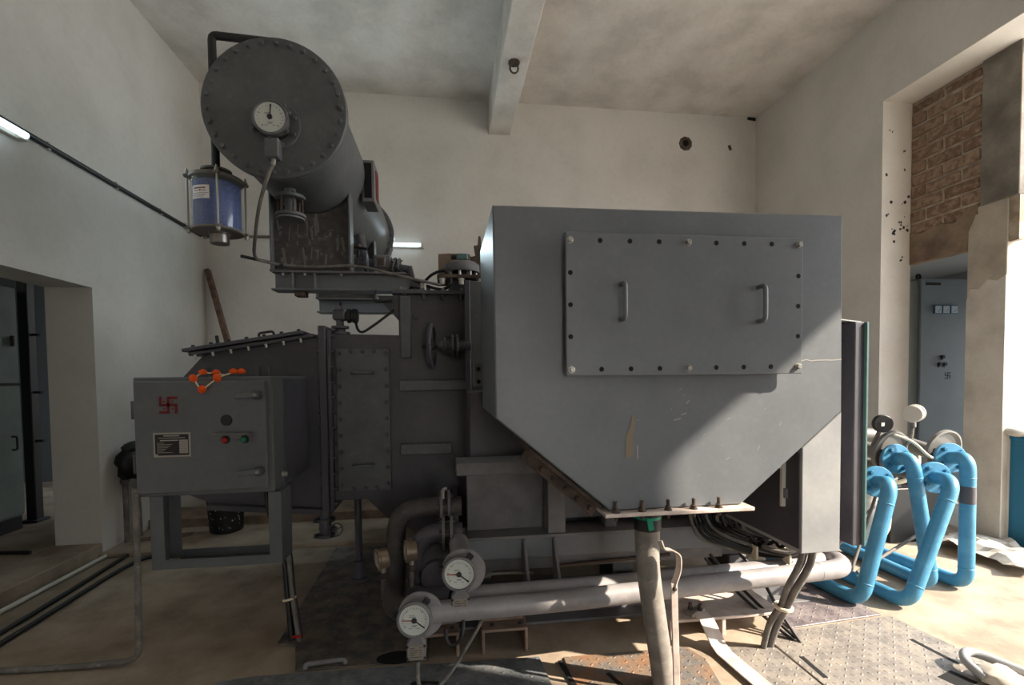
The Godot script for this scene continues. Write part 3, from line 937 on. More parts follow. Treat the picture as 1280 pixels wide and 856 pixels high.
# ---------------------------------------------------------------- transformer tank, turret, base
func tank() -> void:
	var t := thing("transformer_tank", "dark grey welded transformer tank with bolted side cover and slanted turret behind the control box", "transformer", V(0.3, 0.34, -3.5))
	obj("tank_wall", mb().prism([Vector2(-0.69, 1.505), Vector2(-0.275, 1.495), Vector2(-0.275, 1.73), Vector2(1.75, 1.75), Vector2(1.75, 0.34), Vector2(-0.20, 0.34), Vector2(-0.335, 0.40), Vector2(-0.475, 0.54), Vector2(-0.69, 0.54)], -2.9, -4.25), M.tank, t)
	# bolted inspection cover
	var c := obj("side_cover", mb().bx(V(-0.63, 0.595, -2.9), V(-0.33, 1.42, -2.878), 0.004), M.drum, t)
	for i in 9:
		for x in [-0.61, -0.35]:
			bolt(c, V(x, 0.635 + i * 0.0945, -2.878), V(0, 0, 1), 0.0105, 0.018, M.tank)
	for i in 3:
		for y in [0.612, 1.402]:
			bolt(c, V(-0.545 + i * 0.065, y, -2.878), V(0, 0, 1), 0.0105, 0.018, M.tank)
	handle(c, V(-0.535, 1.28, -2.878), V(-0.425, 1.28, -2.878), V(0, 0, 0.035), 0.010, M.box_paint)
	handle(c, V(-0.54, 0.745, -2.878), V(-0.43, 0.745, -2.878), V(0, 0, 0.035), 0.010, M.box_paint)
	# stiffeners on the wall
	obj("stiffener", mb().bx(V(-0.262, 1.36, -2.9), V(-0.205, 1.715, -2.85), 0.004), M.drum, t)
	obj("stiffener", mb().bx(V(-0.275, 1.17, -2.9), V(0.36, 1.232, -2.85), 0.004), M.drum, t)
	obj("stiffener", mb().bx(V(-0.275, 0.80, -2.9), V(0.02, 0.862, -2.85), 0.004), M.drum, t)
	obj("riser", mb().bx(V(0.115, 0.76, -2.9), V(0.36, 1.795, -2.79), 0.006), M.drum, t)
	obj("riser_lip", mb().bx(V(0.105, 0.76, -2.80), V(0.135, 1.795, -2.775), 0.003), M.tank, t)
	# lid with bolts round its rim
	var lid := obj("lid", mb().bx(V(-0.31, 1.73, -4.29), V(1.79, 1.752, -2.855), 0.003), M.tank, t)
	for i in 12:
		var x := -0.24 + i * 0.11
		bolt(lid, V(x, 1.728, -2.876), V(0, -1, 0), 0.010, 0.03, M.tank)
		bolt(lid, V(x, 1.752, -2.876), V(0, 1, 0), 0.010, 0.016, M.dusty)
	bolt(t, V(-0.175, 1.60, -2.9), V(0, 0, 1), 0.018, 0.022, M.tank, "plug")
	obj("corner_gusset", mb().prism([Vector2(-0.40, 1.725), Vector2(-0.275, 1.725), Vector2(-0.275, 1.58)], -2.90, -2.93, 0.002), M.tank, t)
	# flange joint between tank and turret
	var j := obj("joint_flange", mb().bx(V(-0.715, 0.46, -3.9), V(-0.675, 1.545, -2.845), 0.004), M.tank, t)
	obj("joint_flange", mb().bx(V(-0.672, 0.49, -3.9), V(-0.650, 1.52, -2.855), 0.004), M.tank, t)
	for i in 12:
		bolt(j, V(-0.650, 0.53 + i * 0.087, -2.868), V(1, 0, 0), 0.010, 0.020, M.tank)
		bolt(j, V(-0.715, 0.53 + i * 0.087, -2.868), V(-1, 0, 0), 0.008, 0.012, M.tank)
	# turret with slanted lid
	obj("turret", mb().prism([Vector2(-0.70, 1.505), Vector2(-1.33, 1.395), Vector2(-1.47, 1.24), Vector2(-1.47, 0.62), Vector2(-1.3, 0.545), Vector2(-0.70, 0.49)], -2.9, -3.75), M.tank, t)
	var k := mb()
	k.xf = Transform3D(Basis(Vector3.BACK, 0.158), V(-1.06, 1.455, 0))
	k.bx(V(-0.36, 0.0, -3.82), V(0.27, 0.020, -2.83), 0.003)
	k.bx(V(-0.34, -0.024, -3.82), V(0.32, -0.004, -2.85), 0.003)
	var tl := obj("turret_lid", k, M.tank, t)
	var e := Basis(Vector3.BACK, 0.158)
	for i in 7:
		var p := V(-1.06, 1.455, 0) + e * V(-0.31 + i * 0.093, 0.018, -2.855)
		bolt(tl, p, e.y, 0.010, 0.014, M.dark)
		bolt(tl, p - e.y * 0.042, -e.y, 0.007, 0.02, M.zinc)
	handle(tl, V(-1.06, 1.455, 0) + e * V(0.02, 0.018, -2.9), V(-1.06, 1.455, 0) + e * V(0.10, 0.018, -2.9), e.y * 0.03, 0.007, M.dark)
	bolt(tl, V(-1.06, 1.455, 0) + e * V(-0.20, 0.02, -2.9), e.y, 0.010, 0.05, M.dark, "vent_screw")
	obj("turret_foot_flange", mb().box(V(-1.02, 0.515, -3.3), V(0.62, 0.03, 0.9), Basis(Vector3.BACK, -0.09)), M.tank, t)
	# lower part of the tank behind the base frame
	obj("lower_tank", mb().bx(V(0.112, 0.33, -2.9), V(1.75, 1.17, -2.56), 0.006), M.tank, t)

func base_frame() -> void:
	var t := thing("base_frame", "dusty grey steel base frame of flanged channels under the tank", "frame", V(0.6, 0.0, -2.45))
	var m: Material = M.dusty
	obj("top_flange", mb().bx(V(0.035, 0.770, -2.52), V(0.575, 0.832, -2.34), 0.004), m, t)
	obj("web_panel", mb().bx(V(0.09, 0.455, -2.52), V(0.485, 0.772, -2.455), 0.003), m, t)
	obj("post", mb().bx(V(0.486, 0.45, -2.52), V(0.575, 0.772, -2.345), 0.004), m, t)
	obj("post", mb().bx(V(0.80, 0.45, -2.52), V(0.86, 0.75, -2.40), 0.004), m, t)
	obj("side_panel", mb().bx(V(0.575, 0.50, -2.52), V(1.42, 0.80, -2.47), 0.003), m, t)
	obj("sill", mb().bx(V(0.08, 0.450, -2.52), V(1.50, 0.466, -2.33), 0.002), m, t)
	var ch := mb()     # channel section, open to the front edge lips
	ch.bx(V(0.04, 0.345, -2.42), V(1.50, 0.452, -2.35), 0.004)
	obj("channel", ch, M.paint, t, "grey steel channel")
	obj("packer", mb().bx(V(0.12, 0.27, -2.50), V(1.45, 0.345, -2.40), 0.004), M.dusty, t)
	obj("end_plate", mb().bx(V(0.02, 0.30, -2.9), V(0.045, 0.60, -2.40), 0.003), M.tank, t)
	# jacking lugs: two gussets and a sole plate each
	for x in [0.44]:
		for s in [-0.075, 0.075]:
			var g := mb()
			g.xf = Transform3D(Basis(Vector3.UP, PI / 2), V(x + s, 0, 0))
			g.prism([Vector2(2.35, 0.445), Vector2(2.33, 0.445), Vector2(2.20, 0.26), Vector2(2.20, 0.235), Vector2(2.35, 0.235)], -0.007, 0.007, 0.002)
			obj("lug_gusset", g, M.dusty, t)
		obj("lug_sole", mb().bx(V(x - 0.082, 0.222, -2.40), V(x + 0.082, 0.237, -2.195), 0.002), M.dusty, t)
	# rails on which the frame rests
	obj("skid_beam", mb().bx(V(-0.10, 0.20, -2.80), V(1.95, 0.27, -2.60), 0.004), M.dusty, t)
	for x in [0.1, 0.9, 1.6]:
		obj("skid_foot", mb().bx(V(x, 0.0, -2.82), V(x + 0.12, 0.20, -2.58), 0.004), M.dusty, t)
	var rod := mb()
	rod.tube([V(0.55, 0.285, -2.38), V(1.15, 0.30, -2.40)], 0.010, 8)
	obj("tie_rod", rod, M.rust, t)
	var cp := mb()
	cp.tube(curve([V(0.12, 0.24, -2.25), V(0.16, 0.305, -2.26), V(0.25, 0.315, -2.26), V(0.40, 0.30, -2.28)]), 0.007, 8)
	obj("capillary", cp, M.grey_cable, t)

	# long sill beam and floor blocks in front
	t = thing("sill_beam", "long brown-grey steel beam lying on the floor behind the paired pipes", "beam", V(1.0, 0.0, -2.44))
	obj("web", mb().bx(V(-0.02, 0.012, -2.46), V(1.95, 0.165, -2.445), 0.002), M.dusty, t)
	obj("flange", mb().bx(V(-0.02, 0.150, -2.53), V(1.95, 0.165, -2.40), 0.003), M.dusty, t)
	obj("flange", mb().bx(V(-0.02, 0.0, -2.53), V(1.95, 0.014, -2.36), 0.003), M.dusty, t)
	var spec := [[-0.125, 0.035, "channel block in shadow beside the lower dial thermometer"], [0.135, 0.345, "channel block with sunlit steps below the paired pipes"]]
	for s in spec:
		t = thing("channel_block", "rust-brown steel " + s[2], "steel block", V((s[0] + s[1]) * 0.5, 0, -2.25), "channel blocks on the floor")
		var b := mb()
		b.bx(V(s[0], 0.098, -2.36), V(s[1], 0.112, -2.135), 0.003)
		b.bx(V(s[0], 0.0, -2.36), V(s[0] + 0.014, 0.10, -2.135), 0.003)
		b.bx(V(s[1] - 0.014, 0.0, -2.36), V(s[1], 0.10, -2.135), 0.003)
		obj("channel", b, M.tan, t)
		obj("step", mb().bx(V(s[0] - 0.01, 0.112, -2.36), V(s[1] - 0.01, 0.150, -2.21), 0.004), M.tan, t)
		for x in [s[0] + 0.03, s[1] - 0.05]:
			bolt(t, V(x, 0.150, -2.28), V(0, 1, 0), 0.009, 0.008, M.dark)
			bolt(t, V(x + 0.02, 0.112, -2.175), V(0, 1, 0), 0.008, 0.008, M.dark)
	t = thing("channel_block", "wide rust-tan steel channel block under the hanging hose, strapped to the floor", "steel block", V(1.33, 0, -2.25), "channel blocks on the floor")
	var b := mb()
	b.bx(V(1.02, 0.080, -2.42), V(1.60, 0.094, -2.12), 0.003)
	b.bx(V(1.02, 0.0, -2.42), V(1.034, 0.082, -2.12), 0.003)
	b.bx(V(1.28, 0.0, -2.42), V(1.30, 0.082, -2.12), 0.003)
	obj("channel", b, M.flange, t)
	obj("clamp", mb().box(V(1.17, 0.105, -2.17), V(0.10, 0.02, 0.045), Basis(Vector3.UP, 0.5)), M.zinc, t)
	bolt(t, V(1.15, 0.115, -2.18), V(0, 1, 0), 0.010, 0.03, M.rust)
	bolt(t, V(1.19, 0.115, -2.16), V(0, 1, 0), 0.010, 0.03, M.rust)
	var st := mb()
	st.xf = Transform3D(Basis(Vector3.UP, 0.10), V(1.18, 0, -2.12))
	var pr := [V(0, 0.112, -0.02), V(0, 0.105, 0.03), V(0.0, 0.03, 0.12), V(0.0, 0.016, 0.16), V(0.0, 0.016, 0.62)]
	for i in 4:
		st.bar(pr[i], pr[i + 1] + (pr[i + 1] - pr[i]).normalized() * 0.003, 0.075, 0.007, V(1, 0, 0), 0.001)
	solo("earth_strap", st, M.flange, "flat tan steel strap bent from the wide channel block down across the floor plate", "strap", V(1.18, 0.012, -1.9))

# ---------------------------------------------------------------- conservator and its fittings
func conservator() -> void:
	var ax := -0.768
	var ay := 2.495
	var t := thing("conservator_drum", "big dark grey horizontal oil conservator drum with a bolted round end cover", "drum", V(ax, 1.86, -3.4))
	obj("shell", mb().lathe(V(ax, ay, -2.43), V(0, 0, -1), [Vector2(0, 0), Vector2(0.288, 0), Vector2(0.288, 1.96), Vector2(0, 1.96)], 64), M.drum, t)
	var ec := obj("end_cover", mb().lathe(V(ax, ay, -2.425), V(0, 0, 1), [Vector2(0, 0), Vector2(0.316, 0), Vector2(0.320, 0.004), Vector2(0.320, 0.020), Vector2(0.317, 0.024), Vector2(0, 0.026)], 72), M.drum, t)
	bolt_ring(ec, V(ax, ay, -2.4005), V(0, 0, 1), 0.293, 30, 0.011, 0.015, M.drum, 0.06)
	obj("shell_flange", mb().ring(V(ax, ay, -2.445), V(0, 0, 1), 0.28, 0.320, 0.017, 72), M.drum, t)
	var bf := obj("rear_flange", mb().ring(V(ax, ay, -4.40), V(0, 0, 1), 0.28, 0.325, 0.016, 64), M.drum, t)
	obj("rear_flange", mb().ring(V(ax, ay, -4.42), V(0, 0, 1), 0.0, 0.325, 0.016, 64), M.drum, t)
	bolt_ring(bf, V(ax, ay, -4.384), V(0, 0, 1), 0.307, 28, 0.010, 0.016, M.drum)
	# saddles
	for z in [-2.985, -3.955]:
		var poly := [Vector2(-0.975, 1.862), Vector2(-0.555, 1.862), Vector2(-0.555, 2.31)]
		for i in 9:
			var a := lerpf(-0.80, -2.34, i / 8.0)
			poly.push_back(Vector2(ax + cos(a) * 0.290, ay + sin(a) * 0.290))
		poly.push_back(Vector2(-0.975, 2.31))
		var s := obj("saddle", mb().prism(poly, z + 0.012, z, 0.002), M.stained, t, "stained saddle plate")
		obj("edge_flange", mb().bx(V(-0.555, 1.862, z - 0.05), V(-0.543, 2.315, z + 0.05), 0.002), M.drum, s)
		obj("edge_flange", mb().bx(V(-0.987, 1.862, z - 0.05), V(-0.975, 2.315, z + 0.05), 0.002), M.drum, s)
		obj("sole", mb().bx(V(-0.99, 1.860, z - 0.06), V(-0.54, 1.870, z + 0.06), 0.002), M.stained, s)
	# paint drips left on the saddle
	var rng := RandomNumberGenerator.new()
	rng.seed = 21
	var dr := mb()
	for i in 46:
		var x := rng.randf_range(-0.96, -0.58)
		var y := rng.randf_range(1.90, 2.17)
		var l := rng.randf_range(0.004, 0.03) if i % 3 else rng.randf_range(0.04, 0.11)
		dr.box(V(x, y, -2.9725), V(rng.randf_range(0.005, 0.016), l, 0.0012), Basis(Vector3.BACK, rng.randf_range(-0.2, 0.2)), 0.0004)
	obj("paint_drip", dr, M.drip, t, "pale dried paint drips").set_meta("kind", "stuff")
	# sight glass box on the right flank
	var sg := obj("sight_glass", mb().bx(V(-0.50, 2.33, -3.30), V(-0.425, 2.58, -3.10), 0.004), M.dusty, t, "brown framed oil sight box")
	obj("glass_strip", mb().bx(V(-0.427, 2.37, -3.26), V(-0.420, 2.54, -3.16), 0.001), M.red_paint, sg, "dark red marked strip")
	obj("frame_plate", mb().bx(V(-0.485, 2.35, -3.10), V(-0.44, 2.56, -3.094), 0.001), M.hole, sg)
	# flange pair of the drain stub below the front
	var d := V(-0.775, 2.165, -2.62)
	obj("drain_stub", mb().cyl(d + V(0, -0.10, 0), d + V(0, 0.06, 0), 0.028, 18), M.drum, t)
	flange_pair(t, d + V(0, -0.045, 0), V(0, 1, 0), 0.072, 0.016, 0.075, M.drum, 6)
	obj("blank_plate", mb().cyl(d + V(0, -0.112, 0), d + V(0, -0.10, 0), 0.066, 24), M.drum, t)

	# oil level gauge on the end cover
	var gc := V(ax + 0.003, 2.415, -2.399)
	t = thing("oil_level_gauge", "round white oil level dial with a black pointer on the drum end cover", "gauge", gc)
	obj("pad_ring", mb().ring(V(gc.x, gc.y, -2.400), V(0, 0, 1), 0.075, 0.112, 0.016, 40), M.drum, t)
	bolt_ring(t, V(gc.x, gc.y, -2.384), V(0, 0, 1), 0.095, 8, 0.009, 0.014, M.drum, 0.3)
	obj("hub", mb().cyl(V(gc.x, gc.y, -2.400), V(gc.x, gc.y, -2.365), 0.074, 30), M.dark, t)
	dial(t, V(gc.x, gc.y, -2.325), V(0, 0, 1), 0.072, 0.042, M.drum, M.dial0, 0.12)
	for i in 6:
		var a := TAU * i / 6 + 0.4
		bolt(t, V(gc.x + cos(a) * 0.082, gc.y + sin(a) * 0.082, -2.345), V(0, 0, 1), 0.008, 0.012, M.drum)
	obj("terminal_box", mb().bx(V(gc.x - 0.032, 2.245, -2.385), V(gc.x + 0.030, 2.335, -2.335), 0.006), M.drum, t)
	obj("gland", mb().cyl(V(gc.x, 2.248, -2.36), V(gc.x - 0.003, 2.215, -2.355), 0.010, 12), M.zinc, t)
	solo("gauge_cable", mb().tube(curve([V(-0.766, 2.225, -2.355), V(-0.80, 2.15, -2.36), V(-0.855, 2.05, -2.42), V(-0.92, 1.97, -2.55), V(-1.00, 1.90, -2.75), V(-0.98, 1.895, -2.86), V(-0.86, 1.885, -2.90), V(-0.72, 1.882, -2.905), V(-0.50, 1.89, -2.90), V(-0.26, 1.83, -2.86), V(-0.03, 1.785, -2.88)]), 0.0085, 8), M.grey_cable, "thin grey cable hanging from the drum dial and running along the support beam", "cable", V(-0.9, 1.875, -2.7))
	solo("loose_lead", mb().tube(curve([V(-1.12, 1.93, -2.88), V(-1.0, 1.905, -2.885), V(-0.90, 1.885, -2.89)]), 0.009, 8), M.cable, "stub of black cable projecting left of the support beam", "cable", V(-1.0, 1.87, -2.885))

	# support beams
	for q in [[-2.955, "front", "steel channel beam with two web gussets carrying the front of the drum"], [-3.925, "rear", "plain steel channel beam carrying the rear of the drum"]]:
		var z: float = q[0]
		t = thing("support_beam", "blue-grey " + q[2], "beam", V(-0.6, 1.752, z))
		var rx := -0.20 if z > -3.0 else -0.30
		obj("web", mb().prism([Vector2(-0.972, 1.758), Vector2(rx - 0.03, 1.758), Vector2(rx, 1.80), Vector2(rx - 0.02, 1.855), Vector2(-0.972, 1.855)], z - 0.01, z - 0.02, 0.002), M.paint, t)
		obj("flange", mb().bx(V(-0.978, 1.852, z - 0.07), V(rx - 0.03, 1.862, z + 0.045), 0.002), M.dusty, t)
		obj("flange", mb().bx(V(-0.978, 1.752, z - 0.07), V(rx - 0.03, 1.762, z + 0.045), 0.002), M.paint, t)
		if z > -3.0:
			for x in [-0.865, -0.745]:
				obj("gusset", mb().bx(V(x - 0.004, 1.762, z - 0.01), V(x + 0.004, 1.852, z + 0.04), 0.001), M.dusty, t)
			for x in [-0.92, -0.80, -0.60]:
				bolt(t, V(x, 1.852, z + 0.02), V(0, -1, 0), 0.008, 0.014, M.zinc)
			bolt(t, V(-0.26, 1.775, z - 0.01), V(0, 0, 1), 0.011, 0.012, M.zinc)
	solo("clip_bracket", mb().bx(V(-0.86, 1.722, -3.0), V(-0.80, 1.752, -2.93), 0.003), M.rust, "small rusty clip under the front support beam", "clip", V(-0.83, 1.722, -2.96))

	# breather with its pipe
	t = thing("silica_gel_breather", "glass breather of blue silica gel hanging from a black pipe left of the drum", "breather", V(-1.115, 1.93, -2.6))
	obj("pipe", mb().tube(bent([V(-0.80, 2.70, -2.66), V(-0.80, 2.93, -2.62), V(-1.115, 2.93, -2.60), V(-1.115, 2.24, -2.60)], 0.025, 3), 0.019, 12), M.dark, t)
	var bc := V(-1.113, 0, -2.60)
	obj("collar", mb().lathe(V(bc.x, 2.238, bc.z), V(0, 1, 0), [Vector2(0, 0), Vector2(0.06, 0), Vector2(0.06, 0.016), Vector2(0.052, 0.018), Vector2(0.052, 0.028), Vector2(0.068, 0.030), Vector2(0.068, 0.040), Vector2(0, 0.042)], 28), M.grey_cable, t)
	obj("top_plate", mb().cyl(V(bc.x, 2.219, bc.z), V(bc.x, 2.238, bc.z), 0.120, 40, 0.004), M.header, t, "grey cast top plate")
	obj("base_plate", mb().cyl(V(bc.x, 1.972, bc.z), V(bc.x, 1.986, bc.z), 0.114, 40, 0.004), M.header, t, "grey cast base plate")
	obj("gel", mb().cyl(V(bc.x, 1.987, bc.z), V(bc.x, 2.205, bc.z), 0.103, 40), M.gel, t, "blue silica gel")
	obj("glass_jar", mb().lathe(V(bc.x, 1.986, bc.z), V(0, 1, 0), [Vector2(0.111, 0), Vector2(0.111, 0.233)], 48), M.glass, t, "clear glass cylinder")
	for i in 4:
		var a := TAU * i / 4 + 1.16
		var p := V(bc.x + cos(a) * 0.123, 0, bc.z + sin(a) * 0.123)
		obj("tie_rod", mb().tube([V(p.x, 1.955, p.z), V(p.x, 2.262, p.z)], 0.005, 8), M.zinc, t)
		obj("lug", mb().box(V(p.x, 2.229, p.z), V(0.026, 0.016, 0.026)), M.header, t)
		obj("lug", mb().box(V(p.x, 1.979, p.z), V(0.026, 0.014, 0.026)), M.header, t)
		bolt(t, V(p.x, 2.237, p.z), V(0, 1, 0), 0.009, 0.014, M.zinc, "nut")
		bolt(t, V(p.x, 1.972, p.z), V(0, -1, 0), 0.009, 0.014, M.zinc, "nut")
	obj("oil_cup", mb().lathe(V(bc.x + 0.01, 1.917, bc.z + 0.01), V(0, 1, 0), [Vector2(0, 0), Vector2(0.040, 0), Vector2(0.043, 0.004), Vector2(0.043, 0.044), Vector2(0.048, 0.046), Vector2(0.048, 0.056), Vector2(0, 0.056)], 28), M.steel, t, "dark metal oil cup")
	var lb := mb()
	for i in 8:
		var a0 := 1.45 + i * 0.1
		var a1 := a0 + 0.1
		var r := 0.1125
		var p0 := V(bc.x + cos(a0) * r, 0, bc.z + sin(a0) * r)
		var p1 := V(bc.x + cos(a1) * r, 0, bc.z + sin(a1) * r)
		var n0 := V(cos(a0), 0, sin(a0))
		var n1 := V(cos(a1), 0, sin(a1))
		var y0 := V(0, 2.105, 0)
		var y1 := V(0, 2.168, 0)
		var u0 := 1.0 - i / 8.0
		var u1 := 1.0 - (i + 1) / 8.0
		lb.t(p0 + y0, p1 + y0, p1 + y1, n0, n1, n1, Vector2(u0, 1), Vector2(u1, 1), Vector2(u1, 0))
		lb.t(p0 + y0, p1 + y1, p0 + y1, n0, n1, n0, Vector2(u0, 1), Vector2(u1, 0), Vector2(u0, 0))
	obj("paper_label", lb, M.label, t, "white paper label")

	# gas relay and shut-off valve between drum and tank
	t = thing("gas_relay", "grey cast gas relay with a small red window under the rear of the drum", "relay", V(-0.40, 1.93, -3.3))
	obj("body", mb().bx(V(-0.46, 1.955, -3.36), V(-0.35, 2.05, -3.26), 0.012), M.dusty, t)
	obj("window_frame", mb().bx(V(-0.445, 1.965, -3.262), V(-0.385, 2.035, -3.252), 0.004), M.grey_cable, t)
	obj("window_glass", mb().bx(V(-0.437, 1.975, -3.254), V(-0.395, 2.025, -3.250), 0.001), M.rust, t, "red float window")
	obj("cap", mb().cyl(V(-0.37, 2.05, -3.30), V(-0.355, 2.10, -3.30), 0.016, 12), M.dusty, t)
	obj("pipe", mb().tube([V(-0.56, 2.18, -3.32), V(-0.52, 2.0, -3.31), V(-0.24, 1.955, -3.29), V(-0.20, 1.76, -3.29)], 0.035, 16), M.tank, t)
	flange_pair(t, V(-0.32, 1.972, -3.30), V(1, -0.15, 0), 0.065, 0.014, 0.012, M.dusty, 6)
	obj("foot", mb().bx(V(-0.44, 1.862, -3.34), V(-0.38, 1.96, -3.27), 0.004), M.tank, t)
	t = thing("shutoff_valve", "small valve with a T-handle on the pipe left of the gas relay", "valve", V(-0.54, 1.93, -3.15))
	obj("body", mb().lathe(V(-0.60, 1.965, -3.15), V(1, 0, 0), [Vector2(0, 0), Vector2(0.052, 0), Vector2(0.052, 0.014), Vector2(0.03, 0.018), Vector2(0.034, 0.06), Vector2(0.03, 0.10), Vector2(0.052, 0.104), Vector2(0.052, 0.118), Vector2(0, 0.118)], 20), M.tank, t)
	obj("stem", mb().cyl(V(-0.54, 1.97, -3.15), V(-0.535, 2.06, -3.14), 0.012, 12), M.dark, t)
	obj("t_handle", mb().tube([V(-0.58, 2.062, -3.14), V(-0.48, 2.045, -3.12)], 0.008, 8), M.dark, t)
	obj("stud_end", mb().cyl(V(-0.535, 2.06, -3.14), V(-0.535, 2.075, -3.14), 0.02, 8), M.rust, t)
	obj("seat", mb().bx(V(-0.57, 1.862, -3.18), V(-0.51, 1.94, -3.12), 0.003), M.tank, t)

	# pressure relief valve on the riser
	var pc := V(0.10, 0, -3.02)
	t = thing("pressure_relief_valve", "dusty domed pressure relief valve on a brown flange beside the cable box", "valve", V(pc.x, 1.752, pc.z))
	obj("nozzle", mb().cyl(V(pc.x, 1.752, pc.z), V(pc.x, 1.83, pc.z), 0.085, 28), M.tank, t)
	obj("base_flange", mb().bx(V(-0.05, 1.828, -3.15), V(0.30, 1.848, -2.87), 0.004), M.rust, t, "brown base flange")
	for x in [-0.02, 0.09, 0.2]:
		bolt(t, V(x, 1.828, -2.895), V(0, -1, 0), 0.016, 0.035, M.white_metal)
	for i in 8:
		var a := TAU * i / 8 + 0.2
		obj("spring_post", mb().cyl(V(pc.x + cos(a) * 0.085, 1.846, pc.z + sin(a) * 0.085), V(pc.x + cos(a) * 0.085, 1.90, pc.z + sin(a) * 0.085), 0.009, 8), M.zinc, t)
	obj("core", mb().cyl(V(pc.x, 1.846, pc.z), V(pc.x, 1.90, pc.z), 0.06, 24), M.dark, t)
	obj("dome", mb().lathe(V(pc.x, 1.885, pc.z), V(0, 1, 0), [Vector2(0.105, 0), Vector2(0.108, 0.004), Vector2(0.106, 0.045), Vector2(0.085, 0.062), Vector2(0.05, 0.070), Vector2(0, 0.072)], 40, true), M.dusty, t)
	obj("switch_box", mb().bx(V(0.065, 1.958, -3.03), V(0.135, 1.995, -2.97), 0.006), M.teal, t, "grey-green switch box")
	obj("switch_lever", mb().bx(V(0.035, 1.968, -3.01), V(0.066, 1.988, -2.99), 0.003), M.dark, t)
	obj("back_plate", mb().prism([Vector2(-0.045, 1.848), Vector2(-0.045, 2.03), Vector2(0.02, 2.035), Vector2(0.15, 2.035), Vector2(0.2, 1.98), Vector2(0.2, 1.848)], -3.14, -3.15, 0.002), M.kerb, t, "tan backing plate")
	obj("bracket", mb().prism([Vector2(0.155, 1.85), Vector2(0.155, 1.99), Vector2(0.185, 2.0), Vector2(0.175, 2.06), Vector2(0.20, 2.065), Vector2(0.205, 2.12), Vector2(0.218, 2.12), Vector2(0.23, 2.0), Vector2(0.23, 1.85)], -3.04, -3.06, 0.002), M.rust, t, "rusty bracket")
	solo("relay_lead", mb().tube(curve([V(-0.32, 1.95, -3.2), V(-0.22, 1.85, -2.98), V(-0.12, 1.79, -2.92), V(-0.02, 1.765, -2.90), V(0.03, 1.80, -2.88), V(0.0, 1.87, -2.9), V(-0.08, 1.86, -2.95), V(-0.16, 1.80, -3.0), V(-0.25, 1.80, -3.05)]), 0.009, 8), M.cable, "looped black lead lying on the tank lid", "cable", V(-0.1, 1.755, -2.95))
	solo("trunking", mb().bar(V(-0.36, 1.86, -3.05), V(-0.10, 1.775, -2.95), 0.05, 0.03, V(0, 0, 1)), M.dusty, "short grey cable trunk sloping onto the tank lid", "trunking", V(-0.2, 1.755, -3.0))
	t = thing("bolt_post", "stubby grey bolted post on the tank lid in front of the cable trunk", "post", V(-0.13, 1.752, -2.90))
	obj("post", mb().cyl(V(-0.13, 1.752, -2.91), V(-0.13, 1.80, -2.91), 0.02, 12), M.zinc, t)
	obj("nut", mb().cyl(V(-0.13, 1.80, -2.91), V(-0.13, 1.82, -2.91), 0.012, 6), M.dusty, t)

